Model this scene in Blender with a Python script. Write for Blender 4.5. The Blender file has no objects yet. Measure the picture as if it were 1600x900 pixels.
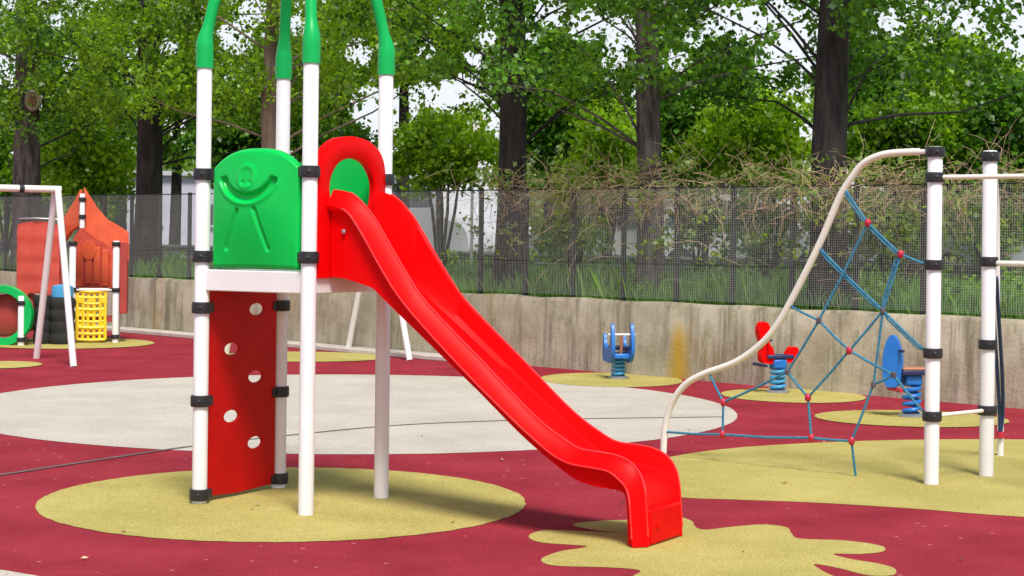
import bpy, math, random
import numpy as np
from mathutils import Vector, Matrix
from mathutils.geometry import tessellate_polygon

rnd = random.Random(7)
rng = np.random.default_rng(11)
scene = bpy.context.scene
col = scene.collection

# ------------------------------------------------------------------ camera
F, CAMH, ROLL, HZ = 2740.0, 1.6, 0.0122, 365.0
cd = bpy.data.cameras.new('camera')
cd.sensor_width = 36.0
cd.lens = F / 1600 * 36
cd.shift_y = -(450 - HZ) / 1600
cd.clip_start = 0.1
cd.clip_end = 2000
cam = bpy.data.objects.new('camera', cd)
col.objects.link(cam)
cam.matrix_world = Matrix.Translation((0, 0, CAMH)) @ Matrix.Rotation(math.radians(90), 4, 'X') @ Matrix.Rotation(ROLL, 4, 'Z')
scene.camera = cam
_c, _s = math.cos(ROLL), math.sin(ROLL)


def ray(px, py):
    dx, dy = px - 800, py - HZ
    return (dx * _c + dy * _s) / F, (-dx * _s + dy * _c) / F


def G(px, py, z=0.0):
    x, d = ray(px, py)
    Y = (CAMH - z) / d
    return Vector((x * Y, Y, z))


def P(px, py, Y):
    x, d = ray(px, py)
    return Vector((x * Y, Y, CAMH - d * Y))


def proj(p):
    """world points (N,3) -> picture coordinates of a 1600x900 frame"""
    p = np.asarray(p)
    x, d = p[:, 0] / p[:, 1], (CAMH - p[:, 2]) / p[:, 1]
    return 800 + F * (x * _c - d * _s), HZ + F * (x * _s + d * _c)


# ------------------------------------------------------------------ materials
def mat(name, c1, c2=None, scale=6.0, rough=0.5, bump=0.0, bscale=60.0, spec=0.5, detail=5.0, pos=(0.35, 0.65), coat=0.0, stretch=None, metal=0.0):
    m = bpy.data.materials.new(name)
    m.use_nodes = True
    nt = m.node_tree
    b = nt.nodes['Principled BSDF']
    b.inputs['Roughness'].default_value = rough
    b.inputs['Specular IOR Level'].default_value = spec
    b.inputs['Coat Weight'].default_value = coat
    b.inputs['Metallic'].default_value = metal
    tc = nt.nodes.new('ShaderNodeTexCoord')
    mp = nt.nodes.new('ShaderNodeMapping')
    nt.links.new(tc.outputs['Object'], mp.inputs['Vector'])
    if stretch:
        mp.inputs['Scale'].default_value = stretch
    n = nt.nodes.new('ShaderNodeTexNoise')
    n.inputs['Scale'].default_value = scale
    n.inputs['Detail'].default_value = detail
    n.inputs['Roughness'].default_value = 0.65
    nt.links.new(mp.outputs[0], n.inputs['Vector'])
    r = nt.nodes.new('ShaderNodeValToRGB')
    r.color_ramp.elements[0].position = pos[0]
    r.color_ramp.elements[1].position = pos[1]
    r.color_ramp.elements[0].color = (*c1, 1)
    r.color_ramp.elements[1].color = (*(c2 or c1), 1)
    nt.links.new(n.outputs['Fac'], r.inputs[0])
    nt.links.new(r.outputs[0], b.inputs['Base Color'])
    m['ramp'] = r.name
    if bump:
        n2 = nt.nodes.new('ShaderNodeTexNoise')
        n2.inputs['Scale'].default_value = bscale
        n2.inputs['Detail'].default_value = 3
        nt.links.new(mp.outputs[0], n2.inputs['Vector'])
        bp = nt.nodes.new('ShaderNodeBump')
        bp.inputs['Strength'].default_value = bump
        bp.inputs['Distance'].default_value = 0.01
        nt.links.new(n2.outputs['Fac'], bp.inputs['Height'])
        nt.links.new(bp.outputs[0], b.inputs['Normal'])
    return m


def rubber(name, c_lo, c_hi, fleck):
    """poured rubber granules: coarse wear patches, fine grain, light flecks"""
    m = mat(name, c_lo, c_hi, scale=1.3, rough=0.9, bump=0.6, bscale=180, spec=0.12, detail=9, pos=(0.3, 0.7))
    nt = m.node_tree
    b = nt.nodes['Principled BSDF']
    r = nt.nodes[m['ramp']]
    tc = nt.nodes.new('ShaderNodeTexCoord')
    g = nt.nodes.new('ShaderNodeTexNoise')
    g.inputs['Scale'].default_value = 75
    g.inputs['Detail'].default_value = 4
    nt.links.new(tc.outputs['Object'], g.inputs['Vector'])
    gr = nt.nodes.new('ShaderNodeMapRange')
    gr.inputs['From Min'].default_value = 0.3
    gr.inputs['From Max'].default_value = 0.7
    gr.inputs['To Min'].default_value = 0.72
    gr.inputs['To Max'].default_value = 1.28
    nt.links.new(g.outputs['Fac'], gr.inputs['Value'])
    mul = nt.nodes.new('ShaderNodeMix')
    mul.data_type = 'RGBA'
    mul.blend_type = 'MULTIPLY'
    mul.inputs['Factor'].default_value = 1
    nt.links.new(r.outputs[0], mul.inputs['A'])
    nt.links.new(gr.outputs[0], mul.inputs['B'])
    v = nt.nodes.new('ShaderNodeTexVoronoi')
    v.inputs['Scale'].default_value = 9
    nt.links.new(tc.outputs['Object'], v.inputs['Vector'])
    lt = nt.nodes.new('ShaderNodeMath')
    lt.operation = 'LESS_THAN'
    lt.inputs[1].default_value = 0.11
    nt.links.new(v.outputs['Distance'], lt.inputs[0])
    sp = nt.nodes.new('ShaderNodeSeparateColor')
    nt.links.new(v.outputs['Color'], sp.inputs[0])
    gt = nt.nodes.new('ShaderNodeMath')
    gt.operation = 'GREATER_THAN'
    gt.inputs[1].default_value = 0.68
    nt.links.new(sp.outputs[0], gt.inputs[0])
    an = nt.nodes.new('ShaderNodeMath')
    an.operation = 'MULTIPLY'
    nt.links.new(lt.outputs[0], an.inputs[0])
    nt.links.new(gt.outputs[0], an.inputs[1])
    sc_ = nt.nodes.new('ShaderNodeMath')
    sc_.operation = 'MULTIPLY'
    sc_.inputs[1].default_value = 0.55
    nt.links.new(an.outputs[0], sc_.inputs[0])
    mx = nt.nodes.new('ShaderNodeMix')
    mx.data_type = 'RGBA'
    nt.links.new(sc_.outputs[0], mx.inputs['Factor'])
    nt.links.new(mul.outputs['Result'], mx.inputs['A'])
    mx.inputs['B'].default_value = (*fleck, 1)
    nt.links.new(mx.outputs['Result'], b.inputs['Base Color'])
    return m


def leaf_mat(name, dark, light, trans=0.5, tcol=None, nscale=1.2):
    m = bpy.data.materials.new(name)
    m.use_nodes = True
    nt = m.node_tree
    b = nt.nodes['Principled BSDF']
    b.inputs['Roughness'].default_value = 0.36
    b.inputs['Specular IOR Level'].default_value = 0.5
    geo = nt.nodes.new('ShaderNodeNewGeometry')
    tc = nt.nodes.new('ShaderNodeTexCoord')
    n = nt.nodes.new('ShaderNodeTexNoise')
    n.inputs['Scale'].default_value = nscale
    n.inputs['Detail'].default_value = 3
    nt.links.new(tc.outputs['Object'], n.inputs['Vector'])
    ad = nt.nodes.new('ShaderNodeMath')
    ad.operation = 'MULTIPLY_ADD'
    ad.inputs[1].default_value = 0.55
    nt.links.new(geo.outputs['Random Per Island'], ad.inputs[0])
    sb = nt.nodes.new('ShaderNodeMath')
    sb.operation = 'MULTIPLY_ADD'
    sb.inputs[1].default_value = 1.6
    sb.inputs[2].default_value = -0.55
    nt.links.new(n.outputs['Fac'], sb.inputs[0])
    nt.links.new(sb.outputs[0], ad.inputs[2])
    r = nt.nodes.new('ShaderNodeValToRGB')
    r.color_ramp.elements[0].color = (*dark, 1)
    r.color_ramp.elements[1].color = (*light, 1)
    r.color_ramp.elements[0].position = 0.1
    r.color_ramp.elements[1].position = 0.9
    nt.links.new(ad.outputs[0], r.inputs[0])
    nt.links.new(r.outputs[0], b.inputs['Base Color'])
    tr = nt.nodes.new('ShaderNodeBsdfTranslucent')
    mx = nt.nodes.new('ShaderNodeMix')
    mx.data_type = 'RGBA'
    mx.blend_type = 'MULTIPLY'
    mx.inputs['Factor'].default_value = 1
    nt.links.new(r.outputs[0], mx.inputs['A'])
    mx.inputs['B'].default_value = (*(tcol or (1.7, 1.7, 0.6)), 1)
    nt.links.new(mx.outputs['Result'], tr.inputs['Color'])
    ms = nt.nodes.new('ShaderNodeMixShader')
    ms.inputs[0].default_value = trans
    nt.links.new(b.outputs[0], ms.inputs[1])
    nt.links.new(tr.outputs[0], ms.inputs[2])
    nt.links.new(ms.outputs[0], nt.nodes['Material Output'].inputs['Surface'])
    return m


M = {}
M['maroon'] = rubber('maroon_rubber', (0.215, 0.015, 0.027), (0.34, 0.033, 0.049), (0.55, 0.25, 0.27))
M['yellow_rubber'] = rubber('yellow_rubber', (0.36, 0.305, 0.085), (0.49, 0.42, 0.14), (0.62, 0.53, 0.28))
M['white_rubber'] = rubber('white_rubber', (0.44, 0.395, 0.335), (0.55, 0.505, 0.44), (0.68, 0.65, 0.58))
M['seam'] = mat('seam', (0.10, 0.07, 0.07), (0.16, 0.12, 0.12), rough=0.9)
M['soil'] = mat('soil', (0.09, 0.075, 0.05), (0.16, 0.13, 0.085), scale=2, rough=0.95, bump=0.6)
M['terrain'] = mat('terrain_grass', (0.035, 0.075, 0.02), (0.09, 0.14, 0.04), scale=1.5, rough=0.95, bump=0.6)
M['asphalt'] = mat('asphalt', (0.13, 0.128, 0.125), (0.19, 0.187, 0.18), scale=30, rough=0.9)
M['kerb'] = mat('kerb_concrete', (0.42, 0.37, 0.33), (0.55, 0.50, 0.45), scale=5, rough=0.9, bump=0.3)
M['white_paint'] = mat('white_paint', (0.74, 0.73, 0.74), (0.80, 0.79, 0.80), scale=3, rough=0.35, bump=0.03, bscale=30)
M['cream_paint'] = mat('cream_paint', (0.73, 0.71, 0.64), (0.79, 0.77, 0.70), scale=3, rough=0.4)
M['black_plastic'] = mat('black_plastic', (0.012, 0.013, 0.016), (0.02, 0.021, 0.025), rough=0.45)
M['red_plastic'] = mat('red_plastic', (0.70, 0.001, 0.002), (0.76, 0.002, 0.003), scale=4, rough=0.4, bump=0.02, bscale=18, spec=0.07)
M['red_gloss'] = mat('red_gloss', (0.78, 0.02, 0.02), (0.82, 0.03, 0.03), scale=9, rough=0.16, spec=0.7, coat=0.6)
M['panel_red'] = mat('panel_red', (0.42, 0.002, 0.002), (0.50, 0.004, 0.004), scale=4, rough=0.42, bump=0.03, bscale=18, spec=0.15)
M['green_plastic'] = mat('green_plastic', (0.001, 0.47, 0.07), (0.002, 0.53, 0.08), scale=3, rough=0.24, spec=0.25, bump=0.02, bscale=16)
M['roof_green'] = mat('roof_green', (0.003, 0.40, 0.085), (0.005, 0.46, 0.10), scale=3, rough=0.35, spec=0.25)
M['orange_red'] = mat('orange_red', (0.62, 0.085, 0.028), (0.74, 0.12, 0.04), scale=5, rough=0.5)
M['brick_red'] = mat('brick_red', (0.46, 0.055, 0.035), (0.60, 0.085, 0.05), scale=4, rough=0.5)
M['dark_red'] = mat('dark_red', (0.33, 0.04, 0.03), (0.40, 0.05, 0.04), scale=5, rough=0.6)
M['yellow_plastic'] = mat('yellow_plastic', (0.80, 0.52, 0.01), (0.86, 0.60, 0.02), scale=9, rough=0.45)
M['blue_plastic'] = mat('blue_plastic', (0.01, 0.14, 0.50), (0.015, 0.19, 0.62), scale=4, rough=0.4)
M['light_blue'] = mat('light_blue', (0.04, 0.27, 0.52), (0.06, 0.33, 0.60), scale=5, rough=0.4)
M['navy'] = mat('navy', (0.01, 0.02, 0.08), (0.02, 0.03, 0.11), rough=0.5)
M['rope'] = mat('rope_blue', (0.02, 0.14, 0.28), (0.05, 0.26, 0.38), scale=40, rough=0.8, bump=0.5, bscale=200)
M['rope_dark'] = mat('rope_dark', (0.015, 0.035, 0.14), (0.03, 0.07, 0.2), scale=40, rough=0.8)
M['node_red'] = mat('node_red', (0.45, 0.012, 0.04), (0.52, 0.02, 0.05), rough=0.4)
M['node_grey'] = mat('node_grey', (0.07, 0.06, 0.08), (0.11, 0.09, 0.11), rough=0.4)
M['steel'] = mat('steel', (0.35, 0.36, 0.38), (0.45, 0.46, 0.47), scale=20, rough=0.4, metal=0.7)
M['fence_steel'] = mat('fence_steel', (0.55, 0.57, 0.56), (0.68, 0.70, 0.69), scale=10, rough=0.55)
M['fence_dark'] = mat('fence_dark', (0.010, 0.014, 0.013), (0.018, 0.024, 0.022), scale=10, rough=0.6)
M['rail_dark'] = mat('rail_dark', (0.05, 0.055, 0.055), (0.08, 0.085, 0.085), scale=6, rough=0.6)
M['orange_wood'] = mat('orange_wood', (0.42, 0.16, 0.09), (0.5, 0.2, 0.11), scale=8, rough=0.6)
M['bark'] = mat('bark', (0.02, 0.017, 0.015), (0.125, 0.105, 0.095), scale=13, rough=0.95, bump=1.0, bscale=14, stretch=(1, 1, 0.18), detail=8, pos=(0.38, 0.62))
M['bark_dark'] = mat('bark_dark', (0.006, 0.005, 0.005), (0.036, 0.030, 0.028), scale=13, rough=0.95, bump=1.0, bscale=14, stretch=(1, 1, 0.18), detail=8, pos=(0.38, 0.64))
M['bark_brown'] = mat('bark_brown', (0.09, 0.06, 0.045), (0.21, 0.15, 0.115), scale=9, rough=0.95, bump=0.8, bscale=14, stretch=(1, 1, 0.18), detail=8)
M['scar'] = mat('scar', (0.17, 0.075, 0.05), (0.28, 0.14, 0.09), scale=14, rough=0.9)
M['scar_rim'] = mat('scar_rim', (0.28, 0.24, 0.19), (0.40, 0.35, 0.28), scale=20, rough=0.9, bump=0.6)
M['twig'] = mat('dry_twig', (0.30, 0.20, 0.11), (0.58, 0.44, 0.28), scale=2.5, rough=0.95)
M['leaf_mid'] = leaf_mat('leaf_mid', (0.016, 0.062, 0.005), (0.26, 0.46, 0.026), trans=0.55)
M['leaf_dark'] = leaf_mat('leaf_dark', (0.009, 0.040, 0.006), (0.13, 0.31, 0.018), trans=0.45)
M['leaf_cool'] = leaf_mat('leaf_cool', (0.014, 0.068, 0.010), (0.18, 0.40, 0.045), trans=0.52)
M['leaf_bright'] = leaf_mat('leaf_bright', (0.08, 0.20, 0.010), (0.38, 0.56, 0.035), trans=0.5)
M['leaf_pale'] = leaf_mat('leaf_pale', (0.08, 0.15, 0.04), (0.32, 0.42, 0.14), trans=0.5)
M['grass'] = leaf_mat('grass_blades', (0.07, 0.19, 0.04), (0.28, 0.48, 0.11), trans=0.45, nscale=0.8)
M['car_white'] = mat('car_white', (0.50, 0.51, 0.55), (0.55, 0.56, 0.60), rough=0.25, coat=0.5)
M['car_silver'] = mat('car_silver', (0.48, 0.47, 0.45), (0.53, 0.52, 0.50), rough=0.3, coat=0.5)
M['glass'] = mat('car_glass', (0.02, 0.035, 0.045), (0.03, 0.05, 0.06), rough=0.08, spec=0.8)
M['tyre'] = mat('tyre', (0.012, 0.012, 0.013), (0.02, 0.02, 0.02), rough=0.85)
M['render_grey'] = mat('render_grey', (0.26, 0.27, 0.30), (0.34, 0.34, 0.38), scale=2, rough=0.85)
M['render_wall'] = mat('render_wall', (0.42, 0.42, 0.50), (0.50, 0.50, 0.58), scale=2, rough=0.85)
M['roof_grey'] = mat('roof_grey', (0.40, 0.40, 0.45), (0.5, 0.5, 0.56), scale=4, rough=0.8)
M['sign_white'] = mat('sign_white', (0.75, 0.73, 0.72), rough=0.4)
M['sign_red'] = mat('sign_red', (0.55, 0.10, 0.11), rough=0.4)
M['lamp'] = mat('lamp_lens', (0.55, 0.5, 0.45), rough=0.15)
M['tail'] = mat('tail_lens', (0.4, 0.02, 0.02), rough=0.15)


def wall_mat():
    """weathered concrete: vertical run-off streaks, moss and a rust stain that belongs to the wall"""
    m = mat('stained_concrete', (0.31, 0.265, 0.18), (0.48, 0.43, 0.325), scale=2.2, rough=0.92, bump=0.5, bscale=30, detail=8)
    nt = m.node_tree
    b = nt.nodes['Principled BSDF']
    r = nt.nodes[m['ramp']]
    tc = nt.nodes.new('ShaderNodeTexCoord')

    def streak(scale, sx, sz, lo, hi, colr, amt, prev, seed):
        mp = nt.nodes.new('ShaderNodeMapping')
        mp.inputs['Scale'].default_value = (sx, sx, sz)
        mp.inputs['Location'].default_value = (seed, seed * 2, seed)
        nt.links.new(tc.outputs['Object'], mp.inputs['Vector'])
        n = nt.nodes.new('ShaderNodeTexNoise')
        n.inputs['Scale'].default_value = scale
        n.inputs['Detail'].default_value = 6
        n.inputs['Roughness'].default_value = 0.7
        nt.links.new(mp.outputs[0], n.inputs['Vector'])
        mr = nt.nodes.new('ShaderNodeMapRange')
        mr.inputs['From Min'].default_value = lo
        mr.inputs['From Max'].default_value = hi
        mr.inputs['To Max'].default_value = amt
        nt.links.new(n.outputs['Fac'], mr.inputs['Value'])
        mx = nt.nodes.new('ShaderNodeMix')
        mx.data_type = 'RGBA'
        nt.links.new(mr.outputs[0], mx.inputs['Factor'])
        nt.links.new(prev, mx.inputs['A'])
        mx.inputs['B'].default_value = (*colr, 1)
        return mx.outputs['Result']
    o = streak(3.4, 1, 0.09, 0.50, 0.62, (0.12, 0.10, 0.06), 0.72, r.outputs[0], 3.1)
    o = streak(1.2, 1, 0.3, 0.52, 0.7, (0.16, 0.165, 0.07), 0.6, o, 8.4)
    o = streak(4.2, 1, 0.07, 0.56, 0.68, (0.56, 0.52, 0.43), 0.75, o, 15.2)
    o = streak(0.9, 1, 0.5, 0.58, 0.70, (0.34, 0.22, 0.06), 0.75, o, 23.0)
    o = streak(5.5, 1, 0.4, 0.55, 0.66, (0.17, 0.18, 0.085), 0.6, o, 41.0)
    o = streak(7.0, 1, 0.05, 0.57, 0.66, (0.075, 0.06, 0.045), 0.45, o, 57.0)
    # one ochre run-off stain, wider at the foot, with a ragged edge
    def math_(op, a_, b_=None, c_=None):
        k = nt.nodes.new('ShaderNodeMath')
        k.operation = op
        for i, v in enumerate((a_, b_, c_)):
            if v is None:
                continue
            if isinstance(v, (int, float)):
                k.inputs[i].default_value = v
            else:
                nt.links.new(v, k.inputs[i])
        return k.outputs[0]
    sp = nt.nodes.new('ShaderNodeSeparateXYZ')
    nt.links.new(tc.outputs['Object'], sp.inputs[0])
    nz = nt.nodes.new('ShaderNodeTexNoise')
    nz.inputs['Scale'].default_value = 9
    nz.inputs['Detail'].default_value = 4
    mpn = nt.nodes.new('ShaderNodeMapping')
    mpn.inputs['Scale'].default_value = (1, 1, 0.35)
    nt.links.new(tc.outputs['Object'], mpn.inputs['Vector'])
    nt.links.new(mpn.outputs[0], nz.inputs['Vector'])
    dx = math_('ADD', math_('SUBTRACT', sp.outputs['X'], STAIN_X), math_('MULTIPLY_ADD', nz.outputs['Fac'], 0.10, -0.05))
    wd = math_('MULTIPLY_ADD', sp.outputs['Z'], -0.08, 0.125)
    q = math_('DIVIDE', math_('ABSOLUTE', dx), wd)
    mrs = nt.nodes.new('ShaderNodeMapRange')
    mrs.inputs['From Min'].default_value = 1.2
    mrs.inputs['From Max'].default_value = 0.25
    nt.links.new(q, mrs.inputs['Value'])
    mrz = nt.nodes.new('ShaderNodeMapRange')
    mrz.inputs['From Min'].default_value = 0.66
    mrz.inputs['From Max'].default_value = 0.45
    nt.links.new(math_('ADD', sp.outputs['Z'], math_('MULTIPLY_ADD', nz.outputs['Fac'], 0.3, -0.15)), mrz.inputs['Value'])
    mxs = nt.nodes.new('ShaderNodeMix')
    mxs.data_type = 'RGBA'
    nt.links.new(math_('MULTIPLY', math_('MULTIPLY', mrs.outputs[0], mrz.outputs[0]), 0.9), mxs.inputs['Factor'])
    nt.links.new(o, mxs.inputs['A'])
    mxs.inputs['B'].default_value = (0.47, 0.28, 0.014, 1)
    nt.links.new(mxs.outputs['Result'], b.inputs['Base Color'])
    return m


_sx, _ = ray(1061, 540)
STAIN_X = 21.5 * _sx / (1 + 1.01 * _sx) - 0.12 * 1.01 / math.hypot(1, 1.01)
M['concrete'] = wall_mat()


# ------------------------------------------------------------------ builders
def rootloc(p):
    v = Vector((0, 0, 0))
    while p is not None:
        v += p.location
        p = p.parent
    return v


def link_mesh(name, verts, faces, m, parent=None, smooth=40, bevel=0.0):
    me = bpy.data.meshes.new(name)
    off = rootloc(parent)
    me.from_pydata([tuple(Vector(v) - off) for v in verts], [], faces)
    me.validate()
    import bmesh
    bm = bmesh.new()
    bm.from_mesh(me)
    bmesh.ops.recalc_face_normals(bm, faces=bm.faces)
    bm.to_mesh(me)
    bm.free()
    me.materials.append(m)
    if smooth:
        for p in me.polygons:
            p.use_smooth = True
        me.set_sharp_from_angle(angle=math.radians(smooth))
    o = bpy.data.objects.new(name, me)
    col.objects.link(o)
    if parent:
        o.parent = parent
    if bevel:
        b = o.modifiers.new('bevel', 'BEVEL')
        b.width = bevel
        b.segments = 2
        b.limit_method = 'ANGLE'
        b.angle_limit = math.radians(40)
    return o


class MB:
    def __init__(self):
        self.v, self.f = [], []

    def add(self, vs, fs):
        k = len(self.v)
        self.v += [Vector(v) for v in vs]
        self.f += [[i + k for i in f] for f in fs]

    def box(self, c, size, ex=(1, 0, 0), ey=None, ez=(0, 0, 1)):
        c, ex, ez = Vector(c), Vector(ex).normalized(), Vector(ez).normalized()
        ey = Vector(ey).normalized() if ey else ez.cross(ex).normalized()
        a, b, d = size[0] / 2, size[1] / 2, size[2] / 2
        vs = [c + ex * (a * i) + ey * (b * j) + ez * (d * k) for k in (-1, 1) for j in (-1, 1) for i in (-1, 1)]
        self.add(vs, [(0, 2, 3, 1), (4, 5, 7, 6), (0, 1, 5, 4), (2, 6, 7, 3), (0, 4, 6, 2), (1, 3, 7, 5)])
        return self

    def tube(self, pts, rad, n=12, cap=True):
        pts = [Vector(p) for p in pts]
        if not isinstance(rad, (list, tuple)):
            rad = [rad] * len(pts)
        rings, up = [], None
        for i, p in enumerate(pts):
            t = (pts[min(i + 1, len(pts) - 1)] - pts[max(i - 1, 0)]).normalized()
            if up is None:
                up = t.orthogonal().normalized()
            up = (up - t * up.dot(t)).normalized()
            w = t.cross(up)
            rings.append([p + (up * math.cos(a) + w * math.sin(a)) * rad[i] for a in [2 * math.pi * k / n for k in range(n)]])
        vs = [v for r in rings for v in r]
        fs = []
        for i in range(len(pts) - 1):
            for k in range(n):
                fs.append((i * n + k, i * n + (k + 1) % n, (i + 1) * n + (k + 1) % n, (i + 1) * n + k))
        if cap:
            fs.append(tuple(reversed(range(n))))
            fs.append(tuple(range((len(pts) - 1) * n, len(pts) * n)))
        self.add(vs, fs)
        return self

    def lathe(self, c, prof, n=16, axis=(0, 0, 1)):
        """profile of (radius, height along axis); ends closed"""
        ax = Vector(axis).normalized()
        u = ax.orthogonal().normalized()
        w = ax.cross(u)
        c = Vector(c)
        vs = [c + ax * h + (u * math.cos(2 * math.pi * k / n) + w * math.sin(2 * math.pi * k / n)) * r for r, h in prof for k in range(n)]
        fs = []
        for i in range(len(prof) - 1):
            for k in range(n):
                fs.append((i * n + k, i * n + (k + 1) % n, (i + 1) * n + (k + 1) % n, (i + 1) * n + k))
        fs.append(tuple(reversed(range(n))))
        fs.append(tuple(range((len(prof) - 1) * n, len(prof) * n)))
        self.add(vs, fs)
        return self

    def ball(self, c, r, n=12, squash=1.0):
        return self.lathe(c, [(r * math.sin(math.pi * (i + 0.05) / 8.1), -r * squash * math.cos(math.pi * (i + 0.05) / 8.1)) for i in range(9)], n)

    def prism(self, outline, o, ex, ey, thick, holes=()):
        """flat outline (a, b) in the plane o + a ex + b ey, extruded +-thick/2 along the normal"""
        o, ex, ey = Vector(o), Vector(ex).normalized(), Vector(ey).normalized()
        nrm = ex.cross(ey).normalized()
        loops = [list(outline)] + [list(h) for h in holes]
        flat = [p for L in loops for p in L]
        tris = tessellate_polygon([[Vector((a, b, 0)) for a, b in L] for L in loops])
        N = len(flat)
        vs = [o + ex * a + ey * b + nrm * (thick / 2) for a, b in flat] + [o + ex * a + ey * b - nrm * (thick / 2) for a, b in flat]
        fs = [tuple(t) for t in tris] + [tuple(i + N for i in reversed(t)) for t in tris]
        k = 0
        for L in loops:
            n = len(L)
            for i in range(n):
                fs.append((k + i, k + (i + 1) % n, N + k + (i + 1) % n, N + k + i))
            k += n
        self.add(vs, fs)
        return self

    def build(self, name, m, parent=None, smooth=40, bevel=0.0):
        return link_mesh(name, self.v, self.f, m, parent, smooth, bevel)


def tag(o, label=None, cat=None, group=None, kind=None):
    for k, v in (('label', label), ('category', cat), ('group', group), ('kind', kind)):
        if v:
            o[k] = v
    return o


def thing(name, loc, label, cat, group=None):
    o = bpy.data.objects.new(name, None)
    o.empty_display_size = 0.2
    o.location = loc
    col.objects.link(o)
    return tag(o, label, cat, group)


def spline(pts, per=8, closed=False):
    pts = [Vector(p) for p in pts]
    n = len(pts)
    out = []
    rngi = range(n) if closed else range(n - 1)
    for i in rngi:
        g = (lambda k: pts[k % n]) if closed else (lambda k: pts[max(0, min(n - 1, k))])
        p0, p1, p2, p3 = g(i - 1), g(i), g(i + 1), g(i + 2)
        for j in range(per):
            t = j / per
            out.append(0.5 * ((2 * p1) + (p2 - p0) * t + (2 * p0 - 5 * p1 + 4 * p2 - p3) * t * t + (3 * p1 - p0 - 3 * p2 + p3) * t ** 3))
    if not closed:
        out.append(pts[-1])
    return out


def ellipse(a, b, n=32, c=(0, 0), a0=0.0, a1=2 * math.pi, close=False):
    k = n if not close else n + 1
    return [(c[0] + a * math.cos(a0 + (a1 - a0) * i / n), c[1] + b * math.sin(a0 + (a1 - a0) * i / n)) for i in range(k)]


def fast_mesh(name, V, Fq, m, parent=None):
    """V (N,3), Fq (K,4) numpy"""
    off = np.array(rootloc(parent))
    me = bpy.data.meshes.new(name)
    V = (np.asarray(V) - off).astype(np.float32)
    k = Fq.shape[1]
    me.vertices.add(len(V))
    me.vertices.foreach_set('co', V.ravel())
    me.loops.add(Fq.size)
    me.loops.foreach_set('vertex_index', Fq.ravel().astype(np.int32))
    me.polygons.add(len(Fq))
    me.polygons.foreach_set('loop_start', np.arange(0, Fq.size, k, dtype=np.int32))
    me.update(calc_edges=True)
    me.materials.append(m)
    o = bpy.data.objects.new(name, me)
    col.objects.link(o)
    if parent:
        o.parent = parent
    return o


def leaf_quads(cent, size, droop=0.5):
    """one pointed leaf (kite of four corners, slightly folded) per centre"""
    n = len(cent)
    ax = rng.normal(size=(n, 3))
    ax[:, 2] -= droop
    ax /= np.linalg.norm(ax, axis=1, keepdims=True)
    nr = rng.normal(size=(n, 3)) * 0.9
    nr[:, 2] += 1.0
    sd = np.cross(ax, nr)
    sd /= np.linalg.norm(sd, axis=1, keepdims=True) + 1e-9
    up = np.cross(sd, ax)
    L = size * rng.uniform(0.45, 1.5, size=(n, 1))
    W = L * rng.uniform(0.32, 0.46, size=(n, 1))
    a = cent - ax * L * 0.5
    b = cent + sd * W + up * L * 0.08
    c = cent + ax * L * 0.5
    d = cent - sd * W + up * L * 0.08
    V = np.stack([a, b, c, d], 1).reshape(-1, 3)
    return V, np.arange(4 * n).reshape(-1, 4)


# ------------------------------------------------------------------ world and sun
sunv = Vector((0.22, -0.95, 0)).normalized()
ELEV = math.radians(57)
w = bpy.data.worlds.new('World')
scene.world = w
w.use_nodes = True
nt = w.node_tree
bg = nt.nodes['Background']
bg.inputs['Strength'].default_value = 0.085
sky = nt.nodes.new('ShaderNodeTexSky')
sky.sky_type = 'NISHITA'
sky.sun_disc = False
sky.sun_elevation = ELEV
sky.sun_rotation = math.atan2(sunv.x, sunv.y)
sky.dust_density = 2.0
tc = nt.nodes.new('ShaderNodeTexCoord')
ns = nt.nodes.new('ShaderNodeTexNoise')
ns.inputs['Scale'].default_value = 2.2
ns.inputs['Detail'].default_value = 6
nt.links.new(tc.outputs['Generated'], ns.inputs['Vector'])
mr = nt.nodes.new('ShaderNodeMapRange')
mr.inputs['From Min'].default_value = 0.32
mr.inputs['From Max'].default_value = 0.5
mr.inputs['To Min'].default_value = 0.75
mr.inputs['To Max'].default_value = 0.95
nt.links.new(ns.outputs['Fac'], mr.inputs['Value'])
mx = nt.nodes.new('ShaderNodeMix')
mx.data_type = 'RGBA'
sxyz = nt.nodes.new('ShaderNodeSeparateXYZ')
nt.links.new(tc.outputs['Generated'], sxyz.inputs[0])
el = nt.nodes.new('ShaderNodeMapRange')            # thick bright cloud low down, thinner cloud overhead
el.inputs['From Min'].default_value = 0.18
el.inputs['From Max'].default_value = 0.42
el.inputs['To Min'].default_value = 1.0
el.inputs['To Max'].default_value = 0.16
nt.links.new(sxyz.outputs['Z'], el.inputs['Value'])
mm = nt.nodes.new('ShaderNodeMath')
mm.operation = 'MULTIPLY'
nt.links.new(mr.outputs[0], mm.inputs[0])
nt.links.new(el.outputs[0], mm.inputs[1])
nt.links.new(mm.outputs[0], mx.inputs['Factor'])
nt.links.new(sky.outputs[0], mx.inputs['A'])
mx.inputs['B'].default_value = (9.0, 9.3, 9.8, 1)
nt.links.new(mx.outputs['Result'], bg.inputs['Color'])
sl = bpy.data.lights.new('sun', 'SUN')
sl.energy = 3.5
sl.angle = math.radians(16)
sl.color = (1.0, 0.96, 0.90)
so = bpy.data.objects.new('sun', sl)
col.objects.link(so)
d_sun = sunv * math.cos(ELEV) + Vector((0, 0, math.sin(ELEV)))
so.rotation_euler = (-d_sun).to_track_quat('-Z', 'Y').to_euler()
so.location = (0, 0, 30)

scene.view_settings.view_transform = 'Standard'
scene.view_settings.look = 'None'
scene.view_settings.exposure = 0.38
scene.view_settings.gamma = 1
scene.render.engine = 'CYCLES'
scene.cycles.max_bounces = 6
scene.cycles.transparent_max_bounces = 4

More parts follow.
